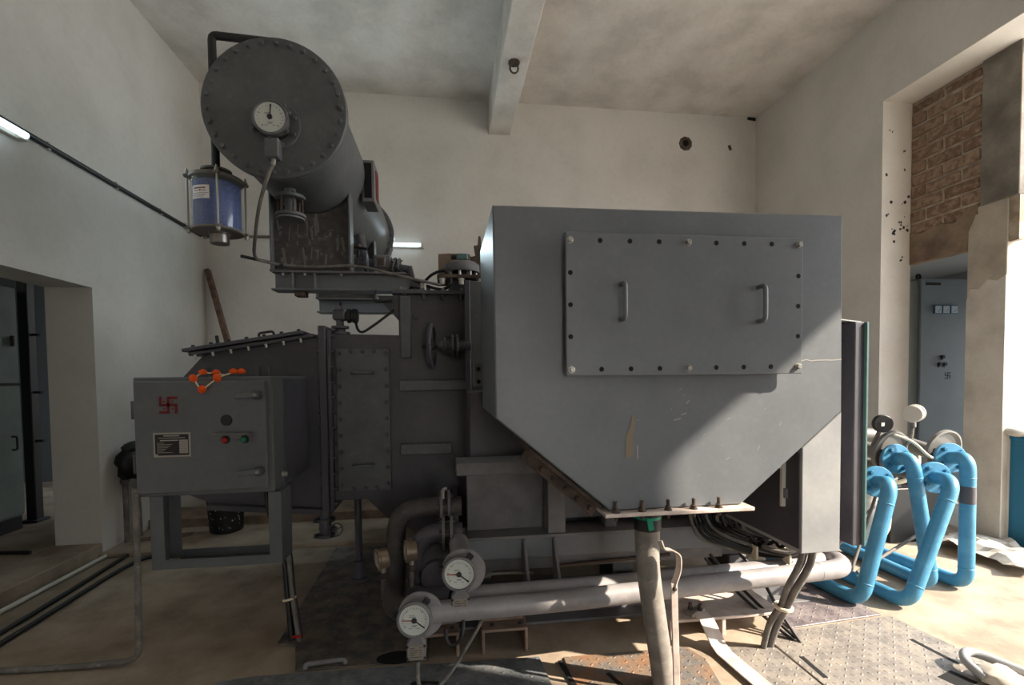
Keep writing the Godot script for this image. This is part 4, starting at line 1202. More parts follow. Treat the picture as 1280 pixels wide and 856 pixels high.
# ---------------------------------------------------------------- cable box with its boxes
func cable_box() -> void:
	var t := thing("cable_box", "large grey hopper-shaped steel cable box with a bolted front cover", "cable box", V(0.85, 0.735, -2.0))
	obj("shell", mb().prism([Vector2(0.165, 1.845), Vector2(1.515, 1.852), Vector2(1.522, 1.10), Vector2(1.10, 0.752), Vector2(0.585, 0.752), Vector2(0.168, 1.10)], -1.70, -2.34, 0.005), M.paint, t)
	var lid := obj("lid", mb().bx(V(0.20, 1.850, -2.36), V(1.26, 1.864, -1.78), 0.002), M.paint, t)
	for i in 9:
		bolt(lid, V(0.27 + i * 0.115, 1.864, -1.80), V(0, 1, 0), 0.008, 0.010, M.paint)
	# bolted front cover standing on a gasket frame
	obj("gasket", mb().bx(V(0.45, 1.275, -1.70), V(1.285, 1.72, -1.668), 0.002), M.black, t)
	var c := obj("front_cover", mb().bx(V(0.413, 1.248, -1.668), V(1.315, 1.748, -1.655), 0.003), M.paint, t)
	var spots := []
	for i in 9:
		var f := i / 8.0
		spots.push_back([lerpf(0.428, 1.296, f), lerpf(1.719, 1.724, f), i % 4 == 0])
		spots.push_back([lerpf(0.432, 1.296, f), lerpf(1.270, 1.275, f), i % 4 == 0])
	for i in 3:
		spots.push_back([0.429, 1.385 + i * 0.111, false])
		spots.push_back([1.296, 1.387 + i * 0.111, false])
	for s in spots:
		if s[2]:
			bolt(c, V(s[0], s[1], -1.655), V(0, 0, 1), 0.010, 0.013, M.zinc)
		else:
			obj("bolt_hole", mb().cyl(V(s[0], s[1], -1.657), V(s[0], s[1], -1.6543), 0.0088, 14, 0.0003), M.hole, c)
	handle(c, V(0.612, 1.568, -1.655), V(0.612, 1.445, -1.655), V(0, 0, 0.042), 0.0085, M.paint)
	handle(c, V(1.135, 1.565, -1.655), V(1.135, 1.44, -1.655), V(0, 0, 0.042), 0.0085, M.paint)
	# gland plate closing the bottom
	var g := obj("gland_plate", mb().bx(V(0.555, 0.736, -2.30), V(1.135, 0.750, -1.665), 0.002), M.flange, t, "dusty pale gland plate")
	for x in [0.60, 0.70, 0.80, 0.90, 1.0]:
		obj("stud", mb().cyl(V(x, 0.72, -1.682), V(x, 0.790, -1.682), 0.007, 8), M.rust, g)
		bolt(g, V(x, 0.750, -1.682), V(0, 1, 0), 0.012, 0.016, M.rust, "nut")
	# flanged joint under the left slope
	var sl := mb()
	var d := (V(0.585, 0.752, 0) - V(0.168, 1.10, 0)).normalized()
	var o := V(-d.y, d.x, 0) * -1.0
	var a0 := V(0.30, 0.99, -2.02)
	sl.bar(a0 + o * 0.012, a0 + d * 0.36 + o * 0.012, 0.55, 0.018, V(0, 0, 1))
	sl.bar(a0 + V(0, 0, 0.24) + o * 0.035, a0 + d * 0.36 + V(0, 0, 0.24) + o * 0.035, 0.012, 0.05, V(0, 0, 1))
	var jf := obj("slope_flange", sl, M.rust, t, "rust-brown bolted flange under the left slope")
	for i in 6:
		bolt(jf, a0 + d * (0.03 + i * 0.06) + V(0, 0, 0.252) + o * 0.04, V(0, 0, 1), 0.010, 0.016, M.rust)
	obj("side_hinge_plate", mb().bx(V(0.125, 1.20, -2.36), V(0.17, 1.315, -2.30), 0.003), M.dusty, t)
	for y in [1.225, 1.285]:
		bolt(t, V(0.147, y, -2.30), V(0, 0, 1), 0.008, 0.010, M.hole)
	# scraped paint and a torn sticker
	obj("sticker_remains", mb().prism([Vector2(0.645, 0.945), Vector2(0.672, 0.955), Vector2(0.672, 1.03), Vector2(0.680, 1.06), Vector2(0.678, 1.10), Vector2(0.668, 1.10), Vector2(0.662, 1.055), Vector2(0.645, 1.03)], -1.6985, -1.70, 0.0), M.patch, t, "torn tan sticker remains")
	var rng := RandomNumberGenerator.new()
	rng.seed = 77
	var sc := mb()
	var pts := []
	for i in 10:
		pts.push_back(V(1.325 + i * 0.0213, 1.298 + rng.randf_range(-0.003, 0.003), -1.6994))
	for i in 9:
		sc.bar(pts[i], pts[i + 1], 0.0035, 0.0006, V(0, 1, 0), 0.0)
	for i in 16:
		var p := V(rng.randf_range(0.60, 1.48), rng.randf_range(0.80, 1.28), -1.6996)
		if p.y < 1.13 and (p.x > 1.10 + (p.y - 0.75) * 1.1 or p.x < 0.62):
			continue
		var an := rng.randf_range(0.3, 1.1)
		var l := rng.randf_range(0.004, 0.022)
		sc.bar(p, p + V(cos(an), sin(an), 0) * l, rng.randf_range(0.0008, 0.002), 0.0004, V(-sin(an), cos(an), 0), 0.0)
	for q in [[0.69, 0.94, 0.05, 1.57], [0.86, 1.10, 0.02, 0.3], [0.83, 1.08, 0.03, 0.2], [0.88, 1.14, 0.016, 0.9]]:
		sc.bar(V(q[0], q[1], -1.6996), V(q[0] + cos(q[3]) * q[2], q[1] + sin(q[3]) * q[2], -1.6996), 0.004, 0.0004, V(-sin(q[3]), cos(q[3]), 0), 0.0)
	obj("paint_scratch", sc, M.scrape, t, "pale scratches in the paint").set_meta("kind", "stuff")

	# marshalling box under the right slope
	t = thing("terminal_box", "tall plain grey steel box hanging below the right slope of the cable box", "box", V(1.44, 0.545, -1.9))
	obj("body", mb().prism([Vector2(1.357, 0.545), Vector2(1.524, 0.545), Vector2(1.524, 1.098), Vector2(1.357, 0.960)], -1.703, -2.30, 0.003), M.pale_paint, t)
	obj("side_panel", mb().prism([Vector2(-2.29, 0.56), Vector2(-1.715, 0.548), Vector2(-1.715, 0.955), Vector2(-2.29, 0.955)], 0.0, 0.004, 0.001), M.tank, t)
	var sp: MeshInstance3D = t.get_child(1)
	sp.transform = Transform3D(Basis(Vector3.UP, -PI / 2), Vector3.ZERO)
	var q := mb()
	q.xf = Transform3D(Basis(Vector3.UP, -PI / 2), V(1.357, 0, 0))
	q.prism([Vector2(-2.29, 0.56), Vector2(-1.715, 0.56), Vector2(-1.715, 0.94), Vector2(-2.29, 0.94)], 0.0, 0.004, 0.001)
	sp.transform = Transform3D()
	sp.mesh = q.mesh(org)
	var l := obj("latch_bar", mb().bx(V(1.335, 0.71, -1.80), V(1.352, 0.93, -1.786), 0.001), M.white_metal, t, "pale flat latch bar")
	obj("latch_arm", mb().bx(V(1.288, 0.865, -1.80), V(1.34, 0.877, -1.79), 0.001), M.white_metal, l)
	obj("latch_knob", mb().bx(V(1.340, 0.745, -1.792), V(1.357, 0.785, -1.775), 0.002), M.dusty, l)

	# narrow box behind on the right
	t = thing("side_cable_box", "narrow dark grey box with a projecting door edge right of the cable box", "box", V(1.85, 0.40, -2.4))
	obj("body", mb().bx(V(1.56, 0.43, -2.60), V(1.975, 1.50, -2.19), 0.004), M.tank, t)
	obj("door_edge", mb().bx(V(1.955, 0.40, -2.22), V(2.015, 1.492, -2.11), 0.004), M.tank, t)
	obj("door_lip", mb().bx(V(2.005, 0.40, -2.115), V(2.017, 1.492, -2.095), 0.002), M.teal, t, "grey-green door lip")
	var tp := mb()
	tp.xf = Transform3D(Basis(Vector3.BACK, -0.10), V(1.80, 1.515, -2.3))
	tp.bx(V(-0.22, 0, -0.22), V(0.22, 0.006, 0.16), 0.001)
	obj("rain_hood", tp, M.pale_paint, t, "pale sloping rain hood")

# ---------------------------------------------------------------- control box on the left
func control_box() -> void:
	var t := thing("control_box", "grey steel control box with red and green buttons and a metal rating plate", "control box", V(-1.05, 0.41, -2.5))
	obj("body", mb().bx(V(-1.352, 0.738, -2.84), V(-0.782, 1.262, -2.302), 0.005), M.box_paint, t)
	obj("side_cover", mb().bx(V(-0.785, 0.75, -2.83), V(-0.776, 1.25, -2.44), 0.002), M.tank, t)
	obj("mounting_bracket", mb().bx(V(-1.25, 0.80, -2.905), V(-0.90, 1.2, -2.84), 0.003), M.tank, t)
	var d := obj("door", mb().prism([Vector2(-1.335, 0.755), Vector2(-0.800, 0.765), Vector2(-0.800, 1.242), Vector2(-1.335, 1.245)], -2.272, -2.302, 0.004), M.box_paint, t)
	obj("hinge", mb().cyl(V(-1.358, 1.08, -2.31), V(-1.358, 1.16, -2.31), 0.009, 10), M.tank, t)
	obj("hinge", mb().cyl(V(-1.358, 0.84, -2.31), V(-1.358, 0.92, -2.31), 0.009, 10), M.tank, t)
	for y in [1.181, 0.842]:
		var h := obj("door_latch", mb().cyl(V(-0.832, y, -2.273), V(-0.832, y, -2.250), 0.022, 20), M.tank, d)
		obj("latch_lever", mb().bar(V(-0.822, y + 0.002, -2.244), V(-0.915, y - 0.006, -2.240), 0.024, 0.014, V(0, 1, 0), 0.005), M.box_paint, h)
		bolt(h, V(-0.832, y, -2.236), V(0, 0, 1), 0.006, 0.005, M.zinc, "screw")
	obj("blind_plug", mb().cyl(V(-0.963, 1.070, -2.273), V(-0.963, 1.070, -2.266), 0.024, 24), M.dark, d, "round black plug")
	var hood := mb()
	hood.bx(V(-1.0, 1.012, -2.273), V(-0.855, 1.018, -2.222), 0.001)
	hood.bx(V(-0.859, 0.965, -2.273), V(-0.855, 1.015, -2.235), 0.001)
	hood.bx(V(-1.0, 0.985, -2.273), V(-0.855, 1.014, -2.270), 0.001)
	obj("button_hood", hood, M.dusty, d)
	for k in [[-0.968, M.red, "red push button"], [-0.888, M.green, "green push button"]]:
		var x: float = k[0]
		obj("button_collar", mb().cyl(V(x, 0.985, -2.273), V(x, 0.985, -2.262), 0.017, 18), M.dark, d)
		obj("push_button", mb().cyl(V(x, 0.985, -2.262), V(x, 0.985, -2.250), 0.0125, 18, 0.003), k[1], d, k[2])
	obj("rating_plate", mb().bx(V(-1.262, 0.915, -2.272), V(-1.112, 1.022, -2.2705), 0.0005), M.steel, d, "bright metal rating plate")
	obj("plate_print", decal_quad(V(-1.187, 0.9685, -2.2702), 0.146, 0.103), M.rating, d, "black and silver print of small tables")
	painted_mark(d, V(-1.197, 1.141, -2.2719), 0.074, M.red_paint, "dark red painted auspicious mark")
	for x in [-1.16, -0.885]:
		obj("lifting_lug", mb().bx(V(x, 1.262, -2.52), V(x + 0.022, 1.31, -2.50), 0.002), M.tank, t)
	obj("lifting_lug", mb().bx(V(-0.925, 1.262, -2.52), V(-0.905, 1.31, -2.50), 0.002), M.tank, t)
	bolt(t, V(-0.776, 0.80, -2.40), V(1, 0, 0), 0.012, 0.02, M.zinc, "gland")
	for q in [[-1.305, -1.250, -1.305], [-0.812, -0.757, -0.762]]:
		var leg := mb()
		leg.bx(V(q[0], 0.41, -2.312), V(q[1], 0.738, -2.305), 0.002)
		leg.bx(V(q[0], 0.41, -2.45), V(q[1], 0.738, -2.443), 0.002)
		leg.bx(V(q[2], 0.41, -2.445), V(q[2] + 0.005, 0.738, -2.308), 0.001)
		obj("frame_leg", leg, M.box_paint, t)
	var sill := mb()
	sill.bx(V(-1.25, 0.41, -2.312), V(-0.812, 0.452, -2.305), 0.002)
	sill.bx(V(-1.25, 0.41, -2.45), V(-0.812, 0.452, -2.443), 0.002)
	sill.bx(V(-1.25, 0.41, -2.445), V(-0.812, 0.415, -2.308), 0.001)
	obj("frame_sill", sill, M.box_paint, t)

	# marigold garland on the front edge
	t = thing("marigold_garland", "orange marigold garland on white thread draped over the top edge of the control box", "garland", V(-1.0, 1.262, -2.3))
	var rng := RandomNumberGenerator.new()
	rng.seed = 9
	var heads := [V(-1.071, 1.278, -2.31), V(-1.025, 1.276, -2.33), V(-0.944, 1.280, -2.31), V(-0.912, 1.280, -2.31), V(-1.090, 1.256, -2.268), V(-0.994, 1.256, -2.268), V(-1.054, 1.208, -2.262)]
	for i in heads.size():
		var b := mb()
		var c: Vector3 = heads[i]
		for ring in 4:
			var k := 10 - ring * 2
			for p in k:
				var a := TAU * p / k + ring * 0.4
				var tilt := 0.25 + ring * 0.42
				var dir := V(cos(a) * cos(tilt), sin(a) * cos(tilt), sin(tilt)) if i > 3 else V(cos(a) * cos(tilt), sin(tilt), sin(a) * cos(tilt))
				b.ball(c + dir * 0.010, Vector3.ONE * (0.0080 + rng.randf() * 0.002), 6, 0.1, p)
		obj("marigold", b, M.orange, t)
	obj("thread", mb().tube(curve([heads[4], V(-1.070, 1.222, -2.262), heads[6], V(-1.021, 1.232, -2.262), heads[5], V(-0.97, 1.268, -2.28), heads[2], heads[3]]), 0.0035, 6), M.thread, t, "white thread")
	obj("thread", mb().tube(curve([heads[4], heads[0], heads[1], V(-0.99, 1.27, -2.32), V(-0.96, 1.272, -2.30)]), 0.0035, 6), M.thread, t, "white thread")

	solo("drop_conduit", mb().tube(bent([V(-1.345, 0.78, -2.285), V(-1.352, 0.03, -2.275), V(-1.60, 0.016, -2.285), V(-2.42, 0.016, -2.33)], 0.06, 5), 0.013, 10), M.grey_cable, "thin brown-grey conduit dropping from the control box and running left along the floor", "conduit", V(-1.35, 0.003, -2.3))
	# cables from the box foot to the floor slot
	t = thing("cable_bunch", "bunch of black cables running from the control box frame down to the floor plate", "cables", V(-0.74, 0.0, -2.42))
	for i in 4:
		var ox := (i % 2) * 0.022 - 0.01
		var oz := (i / 2) * 0.022
		obj("cable", mb().tube(curve([V(-0.875 + ox, 0.74, -2.50 + oz), V(-0.855 + ox, 0.60, -2.49 + oz), V(-0.79 + ox, 0.42, -2.46 + oz), V(-0.765 + ox, 0.22, -2.43 + oz), V(-0.735 + ox * 1.6, 0.0, -2.40 + oz)]), 0.0115, 10), M.cable if i < 3 else M.grey_cable, t)
	for k in [[-0.797, 0.435, -2.452], [-0.768, 0.20, -2.418]]:
		obj("cable_tie", mb().ring(V(k[0], k[1], k[2]), V(0.2, -1, 0.1), 0.022, 0.032, 0.010, 16), M.thread, t, "white tie")
	obj("tape_tail", mb().bar(V(-0.745, 0.03, -2.37), V(-0.70, 0.035, -2.36), 0.012, 0.006, V(0, 1, 0)), M.red, t, "red tape tail")

# ---------------------------------------------------------------- valves
func handwheel(parent: Node3D, c: Vector3, axis: Vector3, r: float, m: Material) -> void:
	var w := axis.normalized()
	var u := w.cross(Vector3.UP if absf(w.y) < 0.9 else Vector3.RIGHT).normalized()
	var q := w.cross(u)
	var pts := []
	for i in 25:
		var a := TAU * i / 24.0
		pts.push_back(c + (u * cos(a) + q * sin(a)) * r)
	var h := obj("handwheel", mb().tube(pts, r * 0.11, 8, false), m, parent)
	for i in 4:
		var a := TAU * i / 4.0 + 0.3
		obj("spoke", mb().tube([c, c + (u * cos(a) + q * sin(a)) * r], r * 0.075, 6), m, h)
	obj("hub", mb().cyl(c - w * r * 0.15, c + w * r * 0.15, r * 0.2, 12), m, h)

func valves() -> void:
	var t := thing("gate_valve", "black gate valve with an edge-on handwheel on the tank beside the cable box", "valve", V(0.0, 1.35, -2.8))
	handwheel(t, V(-0.085, 1.425, -2.80), V(1, 0, 0.12), 0.118, M.tank)
	obj("stem", mb().cyl(V(-0.14, 1.425, -2.805), V(0.0, 1.425, -2.80), 0.014, 12), M.dark, t)
	obj("bonnet", mb().lathe(V(-0.05, 1.425, -2.80), V(1, 0, 0), [Vector2(0, 0), Vector2(0.025, 0), Vector2(0.03, 0.03), Vector2(0.05, 0.035), Vector2(0.05, 0.047), Vector2(0.036, 0.05), Vector2(0.036, 0.08), Vector2(0, 0.08)], 20), M.tank, t)
	flange_pair(t, V(0.045, 1.425, -2.80), V(1, 0, 0), 0.065, 0.012, 0.016, M.tank, 6)
	obj("pipe", mb().cyl(V(0.05, 1.425, -2.80), V(0.14, 1.425, -2.80), 0.034, 18), M.tank, t)
	obj("body", mb().cyl(V(0.015, 1.425, -2.895), V(0.015, 1.425, -2.78), 0.04, 18), M.tank, t)

	t = thing("drain_valve", "small black drain valve with flanges hanging under the tank joint flange", "valve", V(-0.71, 0.34, -2.86))
	obj("body", mb().lathe(V(-0.705, 0.345, -2.87), V(0, 1, 0), [Vector2(0, 0), Vector2(0.055, 0), Vector2(0.055, 0.014), Vector2(0.032, 0.018), Vector2(0.036, 0.05), Vector2(0.032, 0.085), Vector2(0.055, 0.089), Vector2(0.055, 0.104), Vector2(0.03, 0.106), Vector2(0.03, 0.15), Vector2(0, 0.15)], 24), M.tank, t)
	for s in [-1, 1]:
		for y in [0.352, 0.44]:
			bolt(t, V(-0.705 + s * 0.045, y, -2.83), V(0, 1, 0), 0.009, 0.02, M.dark)
	obj("stem", mb().cyl(V(-0.705, 0.395, -2.87), V(-0.64, 0.395, -2.84), 0.012, 10), M.dark, t)
	handwheel(t, V(-0.638, 0.390, -2.83), V(0.5, 0, 0.85), 0.036, M.tank)

	t = thing("sampling_valve", "small black valve with a round motor body on top of the turret joint", "valve", V(-0.60, 1.50, -2.93))
	obj("base", mb().lathe(V(-0.615, 1.505, -2.95), V(0, 1, 0), [Vector2(0, 0), Vector2(0.055, 0), Vector2(0.055, 0.012), Vector2(0.03, 0.016), Vector2(0.03, 0.03), Vector2(0.05, 0.034), Vector2(0.05, 0.046), Vector2(0.022, 0.05), Vector2(0.022, 0.12), Vector2(0, 0.12)], 20), M.tank, t)
	obj("body", mb().bx(V(-0.65, 1.585, -2.99), V(-0.58, 1.645, -2.91), 0.008), M.tank, t)
	obj("motor", mb().lathe(V(-0.585, 1.612, -2.95), V(1, 0, 0), [Vector2(0, 0), Vector2(0.026, 0), Vector2(0.026, 0.012), Vector2(0.042, 0.014), Vector2(0.042, 0.03), Vector2(0.036, 0.032), Vector2(0.036, 0.042), Vector2(0.042, 0.044), Vector2(0.042, 0.068), Vector2(0.036, 0.072), Vector2(0, 0.072)], 20), M.dark, t)
	obj("spindle", mb().cyl(V(-0.61, 1.64, -2.95), V(-0.61, 1.69, -2.95), 0.009, 10), M.dark, t)
	obj("spindle_cap", mb().cyl(V(-0.622, 1.645, -2.95), V(-0.622, 1.668, -2.95), 0.02, 6), M.dusty, t)
	solo("motor_cable", mb().tube(curve([V(-0.525, 1.58, -2.94), V(-0.51, 1.53, -2.92), V(-0.48, 1.515, -2.91), V(-0.42, 1.55, -2.90), V(-0.34, 1.61, -2.90), V(-0.30, 1.64, -2.89)]), 0.0075, 8), M.cable, "thin black cable sagging between the turret valve and the tank lid", "cable", V(-0.5, 1.505, -2.92))
	solo("lid_cable", mb().tube(curve([V(-0.40, 1.755, -2.90), V(-0.41, 1.70, -2.89), V(-0.38, 1.685, -2.88), V(-0.31, 1.69, -2.87)]), 0.007, 8), M.cable, "short black cable hooked under the right end of the front support beam", "cable", V(-0.40, 1.69, -2.89))

# ---------------------------------------------------------------- cooling pipework in front
func thermometer(called: String, c: Vector3, label: String, tilt: float) -> void:
	var ax := V(-0.10, 0.06, 1.0).normalized()
	var t := thing(called, label, "thermometer", c, "dial thermometers on the pipe ends")
	obj("pipe_flange", mb().cyl(c, c + ax * 0.014, 0.090, 40), M.pipe, t)
	obj("neck", mb().cyl(c + ax * 0.01, c + ax * 0.05, 0.035, 20), M.dark, t)
	var f := c + ax * 0.085 + V(-0.012, 0.012, 0)
	dial(t, f, ax, 0.063, 0.042, M.dusty, M.dial1, 2.2 + tilt, true)
	for i in 3:
		var a := TAU * i / 3.0 + 0.9
		obj("mounting_lug", mb().box(f + V(cos(a) * 0.071, sin(a) * 0.071, -0.03), V(0.026, 0.026, 0.016), Basis(Vector3.BACK, a), 0.004), M.dark, t)
	var k := mb()
	k.xf = Transform3D(Basis(), f + V(0.004, -0.118, -0.02))
	k.prism([Vector2(-0.036, -0.042), Vector2(0.036, -0.042), Vector2(0.036, 0.022), Vector2(0.014, 0.060), Vector2(-0.014, 0.060), Vector2(-0.036, 0.022)], 0.018, -0.02, 0.004)
	obj("terminal_box", k, M.dusty, t)
	obj("box_plate", decal_quad(f + V(0.004, -0.128, -0.0012), 0.060, 0.054), M.box_plate, t, "worn metal plate with small print")
	for sx in [-0.028, 0.036]:
		for sy in [-0.150, -0.104]:
			bolt(t, f + V(sx, sy, -0.0015), V(0, 0, 1), 0.004, 0.004, M.dark, "screw")

func pressure_gauge(c: Vector3, axis: Vector3, tail: float, label: String, m: Material) -> void:
	var w := axis.normalized()
	var t := thing("pressure_gauge", label, "gauge", c - V(0, 0.09 + tail, 0))
	obj("case", mb().lathe(c - w * 0.022, w, [Vector2(0, 0), Vector2(0.040, 0), Vector2(0.045, 0.004), Vector2(0.045, 0.038), Vector2(0.050, 0.040), Vector2(0.050, 0.050), Vector2(0.044, 0.053), Vector2(0.040, 0.048)], 32), m, t)
	obj("dial_face", face_disc(c + w * 0.026, w, 0.041), M.dial1, t)
	obj("neck", mb().cyl(c + V(0, -0.044, 0), c + V(0, -0.066, 0), 0.012, 8), M.zinc, t)
	obj("nut", mb().cyl(c + V(0, -0.066, 0), c + V(0, -0.095, 0), 0.016, 6), M.rust, t)
	obj("stem", mb().cyl(c + V(0, -0.09, 0), c + V(0, -0.09 - tail, 0), 0.012, 10), M.grey_cable, t)

func cooling_pipes() -> void:
	var t := thing("cooling_pipe", "upper of the two long grey pipes passing below the cable box", "pipe", V(0.9, 0.30, -2.22), "paired grey pipes")
	obj("pipe", mb().tube(bent([V(0.02, 0.320, -2.03), V(0.6, 0.320, -2.04), V(1.80, 0.316, -2.12), V(1.93, 0.316, -2.40), V(1.93, 0.316, -2.75)], 0.10, 6), 0.0425, 24), M.pipe, t)
	obj("weld_seam", mb().ring(V(1.20, 0.318, -2.08), V(1, 0, 0), 0.0, 0.0437, 0.008, 24), M.pipe, t)
	obj("end_flange", mb().cyl(V(0.01, 0.320, -2.03), V(0.026, 0.320, -2.03), 0.06, 24), M.pipe, t)
	t = thing("cooling_pipe", "lower of the two long grey pipes, ending in a bend beside the hanging cables", "pipe", V(0.9, 0.25, -2.05), "paired grey pipes")
	obj("pipe", mb().tube(bent([V(-0.118, 0.308, -1.935), V(0.5, 0.314, -1.945), V(1.87, 0.322, -2.045), V(1.925, 0.322, -2.26), V(1.70, 0.335, -2.38)], 0.09, 8), 0.0425, 24), M.pipe, t)
	obj("weld_seam", mb().ring(V(1.70, 0.321, -2.033), V(1, 0, -0.07), 0.0, 0.0437, 0.008, 24), M.pipe, t)

	t = thing("flanged_elbow", "outer rust-marked pipe elbow bending down left of the base frame", "pipe", V(-0.27, 0.2, -2.42))
	obj("pipe", mb().tube(bent([V(0.06, 0.605, -2.42), V(-0.26, 0.605, -2.42), V(-0.265, 0.24, -2.42), V(-0.255, 0.26, -2.1), V(-0.125, 0.308, -1.95)], 0.13, 8), 0.046, 20), M.stained, t)
	flange_pair(t, V(-0.02, 0.605, -2.42), V(1, 0, 0), 0.080, 0.014, 0.024, M.dusty, 8)
	obj("hook", mb().tube(bent([V(-0.03, 0.66, -2.36), V(-0.03, 0.71, -2.35), V(-0.01, 0.71, -2.35)], 0.02), 0.008, 8), M.zinc, t)
	t = thing("flanged_elbow", "inner grey pipe elbow nested under the rust-marked one", "pipe", V(-0.15, 0.2, -2.32))
	obj("pipe", mb().tube(bent([V(0.06, 0.505, -2.32), V(-0.15, 0.505, -2.32), V(-0.155, 0.24, -2.32), V(-0.155, 0.26, -2.16), V(0.02, 0.32, -2.03)], 0.11, 8), 0.046, 20), M.tank, t)
	flange_pair(t, V(-0.01, 0.505, -2.32), V(1, 0, 0), 0.080, 0.014, 0.024, M.dusty, 8)
	obj("valve_body", mb().ball(V(-0.06, 0.33, -2.32), V(0.11, 0.13, 0.07), 20), M.tank, t)
	obj("valve_cap", mb().cyl(V(-0.06, 0.33, -2.30), V(-0.06, 0.33, -2.22), 0.075, 28), M.tank, t)

	thermometer("dial_thermometer", V(-0.118, 0.308, -1.935), "lower left white dial thermometer in front of the shadowed floor plate", 0.0)
	thermometer("dial_thermometer", V(0.055, 0.452, -1.99), "upper right white dial thermometer at the ends of the paired pipes", 0.05)
	obj("pipe_stub", mb().cyl(V(0.055, 0.452, -1.985), V(0.04, 0.47, -2.28), 0.045, 20), M.pipe, get_node("dial_thermometer_001"))
	solo("thermometer_cable", mb().tube(curve([V(-0.130, 0.155, -1.865), V(-0.130, 0.09, -1.86), V(-0.115, 0.03, -1.86), V(-0.08, 0.018, -1.88), V(-0.01, 0.06, -1.92), V(0.06, 0.14, -1.96), V(0.12, 0.22, -1.99), V(0.14, 0.27, -2.0)]), 0.008, 8), M.grey_cable, "thin cable looping from the lower dial thermometer up to the paired pipes", "cable", V(-0.1, 0.0, -1.95))
	solo("thermometer_cable", mb().tube(curve([V(0.048, 0.30, -1.922), V(0.046, 0.25, -1.89), V(0.03, 0.21, -1.885), V(0.0, 0.195, -1.89), V(-0.02, 0.215, -1.90), V(-0.02, 0.25, -1.91)]), 0.008, 8), M.cable, "short black cable hanging under the upper dial thermometer", "cable", V(0.0, 0.195, -1.89))
	solo("drain_hose_end", mb().tube(curve([V(-0.15, 0.014, -1.93), V(-0.11, 0.03, -1.90), V(-0.06, 0.012, -1.92)]), 0.022, 10), M.black, "black cable end lying on the floor plate below the lower dial thermometer", "cable", V(-0.1, 0.0, -1.92))
	pressure_gauge(V(-0.305, 0.42, -2.26), V(-0.9, -0.1, 0.35), 0.10, "brass pressure gauge seen side-on at the far left of the pipe elbows", M.brass)
	pressure_gauge(V(-0.175, 0.455, -2.24), V(-0.95, 0.0, 0.25), 0.08, "brass pressure gauge seen side-on between the two pipe elbows", M.brass)

